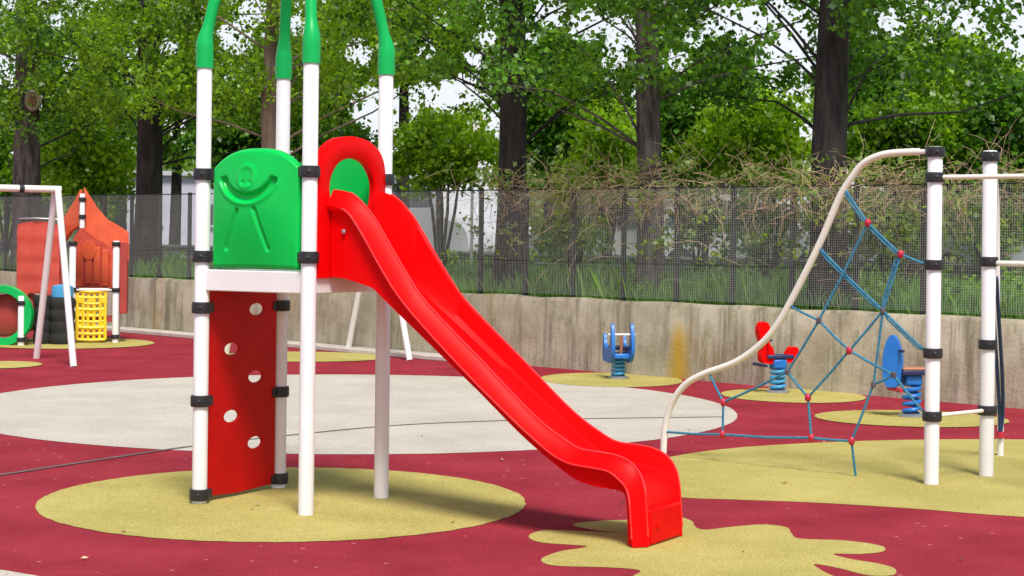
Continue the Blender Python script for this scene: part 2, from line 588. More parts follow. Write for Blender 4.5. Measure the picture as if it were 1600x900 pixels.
# ------------------------------------------------------------------ ground
WY = lambda X: 21.5 - 1.01 * X                  # foot of the retaining wall
WD = Vector((1, -1.01, 0)).normalized()         # along the wall, to the right
WN = Vector((1.01, 1, 0)).normalized()          # behind the wall
WO = Vector((0, 21.5, 0))
WALL_H = 0.84


def on_wall(X, back=0.0, z=0.0):
    return Vector((X, WY(X), z)) + WN * back


def sheet(name, pts, z, m, kind='structure', thick=0.0):
    mb = MB()
    pts = [(p[0], p[1]) for p in pts]
    tris = tessellate_polygon([[Vector((a, b, 0)) for a, b in pts]])
    mb.add([(a, b, z) for a, b in pts], [tuple(t) for t in tris])
    o = mb.build(name, m, smooth=0)
    if o.data.polygons and o.data.polygons[0].normal.z < 0:
        o.data.flip_normals()
    return tag(o, kind=kind)


sheet('ground', [(-400, -60), (400, -60), (400, 700), (-400, 700)], -0.03, M['soil'])
a, b = on_wall(-14), on_wall(13)
sheet('playground_floor', [a, (-14, -4), (13, -4), b], 0.0, M['maroon'])


_pz = [0.0016]


def circle_patch(name, c, r, m, ry=None):
    _pz[0] += 0.0008
    z = _pz[0]
    N_ = 180
    j = [rnd.uniform(-0.006, 0.006) for _ in range(N_)]
    return sheet(name, [(c[0] + (r + j[i]) * math.cos(t), c[1] + ((ry or r) + j[i]) * math.sin(t)) for i, t in enumerate([2 * math.pi * i / N_ for i in range(N_)])], z, m)


circle_patch('ground_circle', (-1.47, 16.1), 3.53, M['white_rubber'])
circle_patch('ground_circle', (-1.33, 10.42), 1.43, M['yellow_rubber'])
circle_patch('ground_circle', (-3.02, 6.9), 1.43, M['white_rubber'])
for (px, py, hw, hh, k) in ((955, 594, 112, 11, 'a'), (1240, 619, 112, 11, 'b'), (1425, 655, 150, 13, 'c'), (470, 558, 135, 8, 'd'), (100, 537, 137, 9, 'e'), (0, 571, 62, 6, 'f')):
    c = G(px, py)
    near, far = G(px, py + hh), G(px, py - hh)
    circle_patch('ground_circle', (c.x, (near.y + far.y) / 2), hw / F * c.y, M['yellow_rubber'], ry=(far.y - near.y) / 2)
blob = [G(x, y) for x, y in ((1040, 716), (1150, 700), (1300, 691), (1450, 687), (1600, 687))] + [Vector(p) for p in ((5.6, 14.1, 0), (6.8, 12.6, 0), (6.4, 10.6, 0), (4.9, 9.5, 0))] + [G(x, y) for x, y in ((1600, 808), (1440, 796), (1280, 786), (1150, 781), (1060, 777), (1012, 764), (1000, 738))]
sheet('ground_blob', spline(blob, 6, True), 0.002, M['yellow_rubber'])
splash = [(1000, 812), (940, 814), (895, 820), (930, 829), (965, 833), (900, 830), (850, 829), (826, 838), (846, 848), (917, 854), (875, 862), (846, 874), (865, 884), (950, 887), (1000, 892), (985, 905), (1010, 925), (1080, 940), (1130, 955), (1200, 935), (1275, 925), (1330, 915), (1290, 895), (1272, 882), (1310, 888), (1355, 899), (1395, 899), (1398, 889), (1372, 881), (1330, 874), (1302, 866), (1345, 866), (1380, 862), (1376, 853), (1320, 845), (1250, 842), (1237, 834), (1228, 824), (1190, 820), (1140, 824), (1102, 828), (1087, 824), (1080, 814), (1055, 808)]
sheet('ground_splash', spline([G(x, y) for x, y in splash], 6, True), 0.002, M['yellow_rubber'])
seam = [G(x, y) for x, y in ((-60, 752), (0, 743), (150, 720), (300, 698), (460, 680), (640, 664), (860, 656), (1130, 652))]
sm = spline(seam, 6)
mb = MB()
vs = []
for i, p in enumerate(sm):
    t = (sm[min(i + 1, len(sm) - 1)] - sm[max(i - 1, 0)]).normalized()
    n_ = Vector((-t.y, t.x, 0)) * (0.024 - 0.006 * i / len(sm))
    vs += [(p + n_).to_tuple()[:2] + (0.0058,), (p - n_).to_tuple()[:2] + (0.0058,)]
mb.add(vs, [(2 * i, 2 * i + 1, 2 * i + 3, 2 * i + 2) for i in range(len(sm) - 1)])
tag(mb.build('ground_seam', M['seam'], smooth=0), kind='structure')

# upper ground behind the wall, road, kerb strip
sheet('terrain', [on_wall(-14, 0.24), on_wall(13, 0.24), (400, -60), (400, 700), (-400, 700), (-400, 400)], WALL_H - 0.06, M['terrain'])
sheet('road', [on_wall(-60, 9.0), on_wall(40, 9.0), on_wall(40, 16.0), on_wall(-60, 16.0)], WALL_H - 0.05, M['asphalt'])
mb = MB()
pa, pb = on_wall(-13.9, -0.2), on_wall(-0.4, -0.2)
mb.box((pa + pb) / 2 + Vector((0, 0, 0.03)), ((pb - pa).length, 0.36, 0.06), WD, WN)
tag(mb.build('kerb', M['kerb'], bevel=0.01), kind='structure')

# ------------------------------------------------------------------ retaining wall
t = thing('retaining_wall', on_wall(0, 0.12), 'low weathered concrete wall with dark vertical streaks along the back of the playground', 'wall')
N = 110
Xs = [-14 + 27 * i / N for i in range(N + 1)]
prof = [(0.0, 0.0), (0.012, 0.35), (0.02, WALL_H - 0.05), (0.05, WALL_H), (0.22, WALL_H), (0.25, WALL_H - 0.04), (0.25, 0.0)]
vs, fs = [], []
for i, X in enumerate(Xs):
    j = 0.008 * math.sin(i * 1.7) + rnd.uniform(-0.006, 0.006)
    for (bk, z) in prof:
        vs.append(on_wall(X, bk, z + (j if z > 0.5 else 0)))
K = len(prof)
for i in range(N):
    for k in range(K - 1):
        fs.append((i * K + k, i * K + k + 1, (i + 1) * K + k + 1, (i + 1) * K + k))
fs.append(tuple(range(K)))
fs.append(tuple(N * K + k for k in reversed(range(K))))
body = MB()
body.add(vs, fs)
body.build('wall_body', M['concrete'], t)
# ------------------------------------------------------------------ wire fence on the wall
t = thing('wire_fence', on_wall(0, 0.12, WALL_H), 'tall wire mesh fence with dark posts standing on the concrete wall', 'fence')
FZ0, FZ1 = WALL_H + 0.04, 2.13
mb = MB()
X0, X1 = -12.0, 11.0
Lw = math.hypot(1, 1.01) * (X1 - X0)
nv = int(Lw / 0.026)
wr = 0.00062
for i in range(nv + 1):
    p = on_wall(X0 + (X1 - X0) * i / nv, 0.14)
    mb.box(p + Vector((0, 0, (FZ0 + FZ1) / 2)), (2 * wr, 2 * wr, FZ1 - FZ0), WD, WN)
nh = int((FZ1 - FZ0) / 0.026)
pa, pb = on_wall(X0, 0.145), on_wall(X1, 0.145)
for k in range(nh + 1):
    z = FZ0 + (FZ1 - FZ0) * k / nh
    mb.box((pa + pb) / 2 + Vector((0, 0, z)), ((pb - pa).length, 2 * wr, 2 * wr), WD, WN)
tag(mb.build('wire_mesh', M['fence_steel'], t, smooth=0))
for z, r_ in ((FZ1 + 0.012, 0.008), (1.27, 0.003)):
    MB().tube([pa + Vector((0, 0, z)), pb + Vector((0, 0, z))], r_, 8).build('rail', M['fence_dark'], t)
first = None
Xp = -1.08 - 0.565 * 19
while Xp < X1:
    p = on_wall(Xp, 0.175)
    if first is None:
        first = MB().box(p + Vector((0, 0, (WALL_H + FZ1) / 2 + 0.01)), (0.046, 0.046, FZ1 - WALL_H + 0.05), WD, WN).build('post', M['fence_dark'], t, smooth=0)
        fp = p
    else:
        o = first.copy()
        o.location = first.location + (p - fp)
        col.objects.link(o)
    Xp += 0.565

# ------------------------------------------------------------------ slide tower
A, B, C, D = G(313, 785), G(480, 806), G(437, 762), G(591, 779)
cen = (A + B + C + D) / 4
eAC = ((C - A) + (D - B)).normalized()          # going back
eAB = Vector((eAC.y, -eAC.x, 0))                # going right, out of the slide side
hs = 0.382
Cn = {'A': cen - eAB * hs - eAC * hs, 'B': cen + eAB * hs - eAC * hs, 'C': cen - eAB * hs + eAC * hs, 'D': cen + eAB * hs + eAC * hs}
tw = thing('slide_tower', cen, 'white four-post slide tower with green front panel, red arch and red climbing wall', 'play tower')
ZUP = Vector((0, 0, 1))
PTOP = 2.605
PR = 0.044


def post(p, z0, z1, parent, r=PR, m='white_paint', name='post'):
    return MB().lathe((p.x, p.y, 0), [(r * 0.9, z0), (r, z0 + 0.004), (r, z1 - 0.006), (r * 0.9, z1)], 24).build(name, M[m], parent)


def clamp(p, z, parent, side=None, r=PR, h=0.068):
    mb = MB().lathe((p.x, p.y, z), [(r + 0.001, -h / 2), (r + 0.013, -h / 2 + 0.002), (r + 0.015, -h / 4), (r + 0.015, h / 4), (r + 0.013, h / 2 - 0.002), (r + 0.001, h / 2)], 24)
    mb.lathe((p.x, p.y - r - 0.013, z), [(0.011, 0), (0.011, 0.005), (0.006, 0.008)], 8, (0, -1, 0))
    if side is not None:
        s_ = Vector(side).normalized()
        mb.box(Vector((p.x, p.y, z)) + s_ * (r + 0.025), (0.05, 0.035, h * 0.8), s_)
    return mb.build('clamp', M['black_plastic'], parent)


def yz(px_y, Y, X=0):
    x, d = ray(400, px_y)
    return CAMH - d * Y


for k, p in Cn.items():
    post(p, 0.0, PTOP, tw)
for z in (1.925, 1.445, 1.145, 0.60, 0.052):
    clamp(Cn['A'], z, tw, eAB if z > 1.3 else eAC)
for z in (1.935, 1.452):
    clamp(Cn['B'], z, tw, -eAB)
for z in (1.135, 0.60, 0.060):
    clamp(Cn['C'], z, tw, -eAC)
for z in (1.915, 1.47):
    clamp(Cn['D'], z, tw, -eAC)
for z in (1.915, 1.47):
    clamp(Cn['C'], z, tw, eAB)
# green curved roof bars rising to the hub
for k, p in Cn.items():
    inn = (cen - p)
    inn.z = 0
    pts = [p + ZUP * 2.545, p + ZUP * 2.60, p + ZUP * 2.70, p + inn * 0.03 + ZUP * 2.78, p + inn * 0.12 + ZUP * 2.98, p + inn * 0.28 + ZUP * 3.22, p + inn * 0.52 + ZUP * 3.50, p + inn * 0.78 + ZUP * 3.72, p + inn * 0.96 + ZUP * 3.84]
    sp = spline(pts, 5)
    rad = []
    for q in sp:
        z = q.z
        rad.append(0.052 if z < 2.68 else max(0.034, 0.052 - (z - 2.68) * 0.16))
    MB().tube(sp, rad, 18).build('roof_bar', M['roof_green'], tw)
MB().lathe(cen + ZUP * 3.80, [(0.02, -0.06), (0.10, -0.03), (0.11, 0.04), (0.06, 0.10), (0.03, 0.2), (0.005, 0.24)], 20).build('roof_hub', M['roof_green'], tw)
# deck with its white edge beams
dk = MB().box(cen + ZUP * 1.345, (2 * hs - 0.10, 2 * hs - 0.10, 0.04), eAB, eAC).build('deck', M['white_paint'], tw, bevel=0.004)
for e, f, in ((eAB, eAC), (eAC, eAB)):
    for sg in (-1, 1):
        MB().box(cen + f * (sg * (hs - 0.005)) + ZUP * 1.308, (2 * hs - 2 * PR + 0.004, 0.045, 0.124), e, f).build('deck_beam', M['white_paint'], tw, bevel=0.006)


def moulded_panel(o, ex, nrm, half, z0, z1, sag, parent, m):
    """bulged moulded sheet with rounded top and pressed-in figure"""
    NU, NV = 130, 130
    ex, nrm = Vector(ex).normalized(), Vector(nrm).normalized()

    def top(u):
        return z1 - sag * (abs(u) ** 2.8)

    def groove(a, z):
        h = 0.0
        def seg(ax_, az, bx, bz, wd, dp):
            tt = max(0, min(1, ((a - ax_) * (bx - ax_) + (z - az) * (bz - az)) / ((bx - ax_) ** 2 + (bz - az) ** 2)))
            dd = math.hypot(a - ax_ - tt * (bx - ax_), z - az - tt * (bz - az))
            return dp * math.exp(-(dd / wd) ** 4)
        hx, hz = -0.04, z1 - 0.165
        dd = abs(math.hypot((a - hx) / 0.9, z - hz) - 0.062)
        h += 0.007 * math.exp(-(dd / 0.016) ** 2)
        for q in (-0.028, 0.028):                       # two small dimples in the round head
            h -= 0.010 * math.exp(-(math.hypot(a - hx - q, z - hz + 0.035) / 0.012) ** 2)
        cx, cz, R_ = hx + 0.005, z1 - 0.10, 0.185
        ang = math.degrees(math.atan2(z - cz, a - cx))
        rr = math.hypot((a - cx) * 0.92, z - cz)
        if ang < 0:
            lim = min(ang + 158, -22 - ang)
            wgt = max(0, min(1, lim / 8 + 0.5))
            h -= 0.030 * wgt * math.exp(-((rr - R_) / 0.024) ** 4)
            h += 0.006 * wgt * math.exp(-((rr - R_ - 0.034) / 0.014) ** 2)
        h += seg(hx - 0.06, z1 - 0.36, hx - 0.15, z1 - 0.575, 0.014, -0.014)
        h += seg(hx + 0.065, z1 - 0.35, hx + 0.15, z1 - 0.575, 0.014, -0.014)
        return h
    vs, fs = [], []
    for side in (1, 0):
        for j in range(NV + 1):
            v = j / NV
            for i in range(NU + 1):
                u = -1 + 2 * i / NU
                uu = u * (1 - 0.03 * (1 - min(1, min(v, 1 - v) / 0.05)) ** 2)
                a = uu * half
                z = z0 + v * (top(u) - z0)
                if side:
                    e = min((1 - abs(u)) * half, v * (z1 - z0), (1 - v) * (z1 - z0))
                    edge = 1 - max(0, 1 - e / 0.03) ** 2
                    d = 0.012 + 0.03 * max(0, edge) ** 0.5 + 0.045 * (1 - u * u) * math.sin(math.pi * min(1, v * 1.0)) + groove(a, z)
                else:
                    d = -0.012
                vs.append(Vector(o) + ex * a + nrm * d + ZUP * z)
    W = NU + 1
    S = (NV + 1) * W
    for j in range(NV):
        for i in range(NU):
            q = (j * W + i, j * W + i + 1, (j + 1) * W + i + 1, (j + 1) * W + i)
            fs.append(q)
            fs.append(tuple(S + k for k in reversed(q)))
    for i in range(NU):
        fs.append((i, S + i, S + i + 1, i + 1))
        k = NV * W + i
        fs.append((k, k + 1, S + k + 1, S + k))
    for j in range(NV):
        k = j * W
        fs.append((k, k + W, S + k + W, S + k))
        k = j * W + NU
        fs.append((k, S + k, S + k + W, k + W))
    mb = MB()
    mb.add(vs, fs)
    return mb.build('guard_panel', M[m], parent, smooth=50)


zero = Vector((cen.x, cen.y, 0))
moulded_panel(zero - eAC * (hs - 0.02) + eAB * 0.012, eAB, -eAC, hs - PR - 0.024, 1.378, 2.072, 0.115, tw, 'green_plastic')
moulded_panel(zero + eAC * hs, eAB, eAC, hs - PR - 0.014, 1.378, 2.072, 0.115, tw, 'green_plastic')
# red entry arch between B and D
arch_o = zero + eAB * (hs + 0.01)
outer = [(0.345, 1.335, 0), (0.345, 1.6, 0), (0.345, 1.86, 0), (0.342, 1.95, 0), (0.325, 2.02, 0), (0.27, 2.085, 0), (0.16, 2.135, 0), (0, 2.155, 0)]
inner = [(0.17, 1.335, 0), (0.175, 1.6, 0), (0.225, 1.80, 0), (0.228, 1.87, 0), (0.205, 1.93, 0), (0.155, 1.985, 0), (0.09, 2.015, 0), (0, 2.03, 0)]
lo, li = spline(outer, 6), spline(inner, 6)
lo += [Vector((-p.x, p.y, 0)) for p in reversed(lo[:-1])]
li += [Vector((-p.x, p.y, 0)) for p in reversed(li[:-1])]
vs, fs = [], []
for p, q in zip(lo, li):
    e_ = (q - p).normalized() * 0.012
    for pt, dd in ((p, -0.018), (p + e_, -0.026), (q - e_, -0.026), (q, -0.018), (q, 0.018), (q - e_, 0.026), (p + e_, 0.026), (p, 0.018)):
        vs.append(arch_o + eAC * pt.x + ZUP * pt.y + eAB * dd)
for i in range(len(lo) - 1):
    for k in range(8):
        fs.append((i * 8 + k, i * 8 + (k + 1) % 8, i * 8 + 8 + (k + 1) % 8, i * 8 + 8 + k))
fs += [tuple(range(8)), tuple((len(lo) - 1) * 8 + k for k in reversed(range(8)))]
mb = MB()
mb.add(vs, fs)
mb.build('entry_arch', M['red_plastic'], tw, smooth=50)
# climbing wall between A and C with open grip holes
o_ac = zero - eAB * (hs + 0.0)


def on_ac(px, py):
    x, d = ray(px, py)
    s_ = (x * o_ac.y - o_ac.x) / (eAC.x - x * eAC.y)
    Y = o_ac.y + s_ * eAC.y
    return s_, CAMH - d * Y


holes = []
for (px, py) in ((400, 483), (361, 545), (398, 588), (360, 650), (397, 691)):
    a_, b_ = on_ac(px, py)
    holes.append(ellipse(0.074, 0.037, 24, (a_, b_)))
pw = hs - PR - 0.012
outl = [(-pw, 0.035), (-0.05, 0.022), (pw, 0.035), (pw, 1.243), (-pw, 1.243)]
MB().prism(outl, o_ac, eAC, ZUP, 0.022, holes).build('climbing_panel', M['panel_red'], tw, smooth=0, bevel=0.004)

# ------------------------------------------------------------------ slide
sd = thing('slide', zero + eAB * (hs + 0.9), 'glossy red plastic slide running down from the tower to the yellow splash patch', 'slide')
so_ = (B + D) / 2
SD = Vector((0.858, -0.514, 0)).normalized()
SN = Vector((0.514, 0.858, 0)).normalized()
so_ = zero + eAB * (hs + 0.045)
# offset along the slide of this origin against the traced one
st = [((0, 1.84), (0, 1.75), (0, 1.34), (0, 1.405)), ((.10, 1.825), (.09, 1.73), (.09, 1.335), (.10, 1.40)), ((.18, 1.78), (.15, 1.70), (.17, 1.318), (.18, 1.38)),
      ((.24, 1.725), (.22, 1.62), (.24, 1.30), (.25, 1.35)), ((.30, 1.66), (.28, 1.535), (.30, 1.28), (.31, 1.315)), ((.40, 1.52), (.36, 1.42), (.37, 1.225), (.40, 1.25)),
      ((.51, 1.37), (.47, 1.275), (.48, 1.14), (.51, 1.165)), ((.62, 1.235), (.585, 1.155), (.60, 1.05), (.62, 1.085)), ((.79, 1.085), (.76, 1.0), (.77, .92), (.79, .955)),
      ((1.01, .905), (.98, .815), (.99, .755), (1.01, .79)), ((1.26, .695), (1.23, .62), (1.24, .555), (1.26, .60)), ((1.40, .59), (1.36, .525), (1.38, .455), (1.40, .495)),
      ((1.52, .52), (1.49, .44), (1.50, .378), (1.52, .42)), ((1.62, .475), (1.60, .40), (1.60, .322), (1.63, .375)), ((1.74, .465), (1.72, .39), (1.70, .295), (1.74, .36)),
      ((1.84, .455), (1.82, .378), (1.80, .287), (1.84, .352)), ((1.92, .425), (1.88, .343), (1.87, .28), (1.91, .335)), ((1.97, .375), (1.925, .30), (1.90, .26), (1.955, .30)),
      ((2.0, .30), (1.945, .23), (1.91, .20), (1.98, .245)), ((2.015, .15), (1.955, .12), (1.915, .10), (1.995, .13)), ((2.025, 0.006), (1.965, 0.006), (1.92, 0.006), (2.008, 0.006))]
SCALE = 1.0
curves = []
for k in range(4):
    curves.append(spline([(s_[k][0], 0, s_[k][1]) for s_ in st], 5))
nst = len(curves[0])
E = {'in': 0.172, 'c1': 0.200, 'c2': 0.268, 'tuck': 0.225, 'bot': 0.225}
vs, rows = [], None
for i in range(nst):
    c1, c2, bo, be = (curves[k][i] for k in range(4))
    f = i / (nst - 1)
    row = []
    up_ = (c1 - be).normalized()
    wall_lo = be.lerp(c1, 0.22)
    tuck = c2.lerp(bo, 0.10)
    half = [(bo, E['bot']), (tuck.lerp(bo, 0.5), E['tuck']), (tuck, E['tuck'] + 0.004), (c2.lerp(bo, 0.05), E['c2'] - 0.006), (c2, E['c2']), (c2.lerp(c1, 0.09) + up_ * 0.003, E['c2'] - 0.004), (c1.lerp(c2, 0.5) + up_ * 0.004, (E['c1'] + E['c2']) / 2), (c1.lerp(c2, 0.10) + up_ * 0.004, E['c1'] + 0.010), (c1, E['c1']), (c1.lerp(be, 0.05), E['c1'] - 0.009), (wall_lo, E['in']), (be, E['in'] - 0.03)]
    for p, u in half:
        row.append((p, -u))
    row.append((be, 0.0))
    for p, u in reversed(half):
        row.append((p, u))
    rows = len(row)
    for p, u in row:
        vs.append(so_ + SD * p.x + SN * u + ZUP * p.z)
fs = []
for i in range(nst - 1):
    for k in range(rows - 1):
        a_ = i * rows + k
        fs.append((a_, a_ + 1, a_ + rows + 1, a_ + rows))
    a_ = i * rows
    fs.append((a_, a_ + rows, a_ + 2 * rows - 1, a_ + rows - 1))    # underside
mb = MB()
mb.add(vs, fs)
mb.build('chute', M['red_plastic'], sd, smooth=35)
# glossy edge beads added along both rims to catch thin highlight lines
for sg in (-1, 1):
    for cc, u_ in ((curves[0], 0.203), (curves[1], 0.266)):
        pts = [so_ + SD * q.x + SN * (u_ * sg) + ZUP * (q.z + 0.003) for q in cc]
        MB().tube(pts[6:-2], 0.0055, 8).build('highlight_bead', M['red_gloss'], sd)
# recessed step and bolts on the end face
fo = so_ + SD * 2.0
mb = MB()
mb.box(fo - SD * 0.010 + ZUP * 0.099, (0.072, 0.37, 0.19), SD, SN)
mb.build('end_step', M['red_plastic'], sd, bevel=0.016)
for u in (-0.10,):
    MB().lathe(fo + SD * 0.024 + SN * u + ZUP * 0.10, [(0.016, 0), (0.016, 0.006), (0.010, 0.011)], 12, SD).build('bolt', M['red_plastic'], sd)
MB().lathe(so_ + SD * 0.10 - SN * 0.238 + ZUP * 1.60, [(0.014, 0), (0.014, 0.006), (0.008, 0.01)], 12, -SN).build('bolt', M['steel'], sd)

# ------------------------------------------------------------------ rope climber on the right
P1, P2, P3, AB_ = G(1455, 757), G(1541, 744), G(1563, 712), G(1036, 712)
ad = (AB_ - P1).normalized()
cl = thing('net_climber', P1, 'white climbing frame with curved arch tube, tall posts and a blue rope net', 'climbing frame')
P4, P5 = P1 - ad * 1.05, P2 - ad * 1.05
for p, z in ((P1, 2.2), (P2, 2.2), (P4, 2.2), (P5, 2.2)):
    post(p, 0, z, cl, 0.048)
AC_ = lambda s_, z, off=0.0: P1 + ad * s_ + ZUP * z + Vector((-ad.y, ad.x, 0)) * off
tube = [(0.03, 2.166), (0.187, 2.168), (0.372, 2.155), (0.513, 2.10), (0.607, 2.00), (0.701, 1.856), (0.843, 1.551), (1.037, 1.196), (1.161, 0.995), (1.287, 0.855), (1.493, 0.715), (1.758, 0.615), (1.92, 0.525), (2.029, 0.386), (2.085, 0.219), (2.10, 0.0)]
MB().tube(spline([AC_(*q) for q in tube], 5), 0.024, 16).build('arch_tube', M['cream_paint'], cl)
for z in (2.165, 2.0, 1.43, 0.855, 0.445):
    clamp(P1, z, cl, ad if z > 2.1 else None, 0.048, 0.066)
for z in (2.16, 1.45, 0.89, 0.445):
    clamp(P2, z, cl, None if z > 2 else (P2 - P1 if z < 0.5 else None), 0.048, 0.066)
clamp(P4, 2.0, cl, None, 0.048, 0.066)
clamp(P5, 1.44, cl, None, 0.048, 0.066)
for p, q, z, r in ((P1, P4, 2.0, 0.016), (P2, P5, 1.44, 0.019), (P1, P2, 0.445, 0.014)):
    MB().tube([p + ZUP * z, q + ZUP * z], r, 12).build('rung', M['cream_paint'], cl)
nd = dict(n1=(.46, 1.70), n2=(.224, 1.496), n3=(.567, .846), n4=(.878, .511), n5=(1.568, .428), b5=(1.565, .202), b4=(.85, .238), b3=(.55, .242), m1=(.787, 1.039), m2=(1.03, .677),
          anc=(.546, 0.0), a1=(.655, 1.93), a2=(.85, 1.535), a3=(1.075, 1.13), a4=(1.72, .63), a5=(2.087, .175), p1=(0.05, 1.43), p2=(0.05, .865), p3=(0.05, .455), k1=(.335, 1.121), k2=(.26, .70), k3=(.399, .629))
bul = lambda s_, z: 0.10 * math.sin(math.pi * min(1, s_ / 2.05)) * math.sin(math.pi * min(1, max(0, z) / 2.1)) + (0.03 if z < 0.3 else 0)
NP = {k: AC_(v[0], v[1], bul(*v) if k[0] in 'nmbk' else 0) for k, v in nd.items()}
ropes = ['a1 n1', 'n1 n2', 'n2 p1', 'n1 m1', 'm1 m2', 'm2 n4', 'a2 k1', 'k1 p2', 'n2 k1', 'k1 k3', 'k3 b3', 'a3 m1', 'm1 n3', 'n3 k2', 'k2 p3', 'n3 n4', 'n4 b4', 'n5 b5', 'n5 a4', 'n5 m2', 'a5 b5', 'b5 b4', 'b4 b3', 'b3 anc', 'k2 k3', 'n3 k1']
for r_ in ropes:
    u, v = r_.split()
    p, q = NP[u], NP[v]
    mid = (p + q) / 2 - ZUP * 0.012 * (p - q).length
    MB().tube([p, p.lerp(mid, 0.6), mid, q.lerp(mid, 0.6), q], 0.0085, 8).build('rope', M['rope'], cl)
for r_ in ('a1 n1', 'n1 n2', 'a2 k1', 'k1 p2', 'n2 k1'):     # the strands that run double
    u, v = r_.split()
    p, q = NP[u], NP[v]
    o_ = (q - p).normalized().cross(Vector((-ad.y, ad.x, 0))) * 0.022
    MB().tube([p, p.lerp(q, 0.15) + o_, p.lerp(q, 0.85) + o_, q], 0.0075, 8).build('rope', M['rope'], cl)
for k in ('n1', 'n2', 'n3', 'n4', 'n5', 'b3', 'b4', 'b5'):
    MB().lathe(NP[k], [(0.010, -0.027), (0.019, -0.018), (0.023, 0), (0.019, 0.018), (0.010, 0.027)], 12).build('connector', M['node_red'], cl)
for k in ('m1', 'm2', 'k1', 'k2', 'k3'):
    MB().lathe(NP[k], [(0.008, -0.022), (0.019, -0.012), (0.019, 0.012), (0.008, 0.022)], 10).build('connector', M['node_grey'], cl)
# second, short arch leg going back from the right post, with its dark net edge
a2 = P3 - P2
sec = [(0.03, 2.10), (0.25, 2.06), (0.42, 1.92), (0.52, 1.6), (0.58, 1.2), (0.70, 0.75), (0.86, 0.5), (0.97, 0.3), (1.0, 0.0)]
MB().tube(spline([P2 + a2 * s_ + ZUP * z for s_, z in sec], 5), 0.024, 14).build('arch_tube', M['white_paint'], cl)
for off in (0.0, 0.035):
    sh = Vector((1, 0, 0)) * off
    MB().tube(spline([P2 + a2 * f_ + ZUP * z_ + sh * k_ for f_, z_, k_ in ((0.18, 1.34, 1), (0.42, 1.0, 1), (0.70, 0.62, 1), (0.90, 0.34, 0.7), (0.97, 0.15, 0))], 4), 0.014, 8).build('rope', M['rope_dark'], cl)
MB().lathe(P2 + a2 * 0.97 + ZUP * 0.16, [(0.012, -0.032), (0.028, -0.02), (0.028, 0.02), (0.012, 0.032)], 12).build('connector', M['node_red'], cl)

# ------------------------------------------------------------------ swing frames
def swing_frame(name, label, f1, f2, left, span, clamps):
    f1, f2 = Vector(f1), Vector(f2)
    base = (f1 + f2) / 2
    t_ = thing(name, base, label, 'swing frame', 'white metal swing frames')
    d = (f2 - f1).normalized()
    along = Vector((-d.y, d.x, 0)) if Vector((-d.y, d.x, 0)).x < 0 else Vector((d.y, -d.x, 0))
    Hh = 2.06
    ap = base + ZUP * Hh
    for q in range(2):
        sh = along * (span * q)
        for s_, f in ((-1, f1), (1, f2)):
            top_ = ap + sh + d * (0.05 * s_)
            MB().tube([f + sh, top_], 0.04, 14).build('leg', M['white_paint'], t_)
    MB().tube([ap - along * 0.05, ap + along * (span + 0.05)], 0.042, 14).build('top_bar', M['cream_paint'], t_)
    for c_ in clamps:
        q = ap + along * c_
        MB().lathe(q - along * 0.03, [(0.043, 0), (0.05, 0.003), (0.05, 0.057), (0.043, 0.06)], 14, along).build('clamp', M['black_plastic'], t_)
    return t_


swing_frame('swing_frame', 'white metal swing frame standing in front of the red and orange playhouse', G(115, 573), G(57, 560), True, 2.4, (0.42, 1.1, 1.5, 2.0))
swing_frame('swing_frame', 'white A-shaped swing frame behind the slide tower, its splayed legs seen under the slide', G(640, 563), G(543, 550), True, 1.75, (0.4, 0.8, 1.3))

# ------------------------------------------------------------------ playhouse
q0, q1 = G(112, 536), G(180, 536)
ph = thing('playhouse', (q0 + q1) / 2, 'orange gabled playhouse with white posts and a yellow climbing net', 'playhouse')
YF = (q0.y + q1.y) / 2
ex = (q1 - q0)
ex.z = 0
W_ = ex.length
ex.normalize()
ey = Vector((-ex.y, ex.x, 0))
fc = lambda a_, z, dpt=0.0: q0 + ex * a_ + ey * dpt + ZUP * z
pz = lambda y: P(150, y, YF).z
pa_ = lambda x: (P(x, 400, YF) - q0).x
for (a_, dpt, y0) in ((0, 0, 378), (W_, 0, 376), (0, 0.75, 378), (W_, 0.75, 376)):
    post(fc(a_, 0, dpt), 0, pz(y0), ph, 0.046)
post(fc(pa_(129), 0, -0.02), pz(357), pz(303), ph, 0.036)
for z in (pz(312), pz(339)):
    clamp(fc(pa_(129), 0, -0.02), z, ph, None, 0.036, 0.06)
for a_ in (0, W_):
    clamp(fc(a_, 0), pz(381), ph, None, 0.046, 0.06)
    clamp(fc(a_, 0), pz(453), ph, ex if a_ == 0 else -ex, 0.046, 0.06)
clamp(fc(W_, 0), pz(526), ph, None, 0.046, 0.06)
clamp(fc(0, 0), pz(473), ph, None, 0.046, 0.06)
gab = [(131, 292), (140, 306), (152, 325), (168, 343), (186, 353), (200, 362), (201, 408), (190, 400), (170, 385), (152, 374), (136, 362), (131, 361)]
MB().prism([(pa_(x), pz(y)) for x, y in gab], fc(0, 0, 0.06), ex, ZUP, 0.05).build('gable_panel', M['orange_red'], ph, bevel=0.008)
gl = [(0.0, pz(296)), (0.12, pz(312)), (0.40, pz(342)), (0.66, pz(372)), (0.70, pz(404)), (0.5, pz(392)), (0.2, pz(362)), (0.0, pz(352))]
gdir = (-ex * 0.62 + ey * 0.8).normalized()
MB().prism(gl, fc(pa_(127), 0, 0.03), gdir, ZUP, 0.05).build('gable_panel', M['orange_red'], ph, bevel=0.008)
MB().prism([(pa_(112), pz(452)), (pa_(187), pz(452)), (pa_(187), pz(388)), (pa_(150), pz(366)), (pa_(126), pz(352)), (pa_(112), pz(372))], fc(0, 0, 0.72), ex, ZUP, 0.03).build('wall_panel', M['brick_red'], ph)
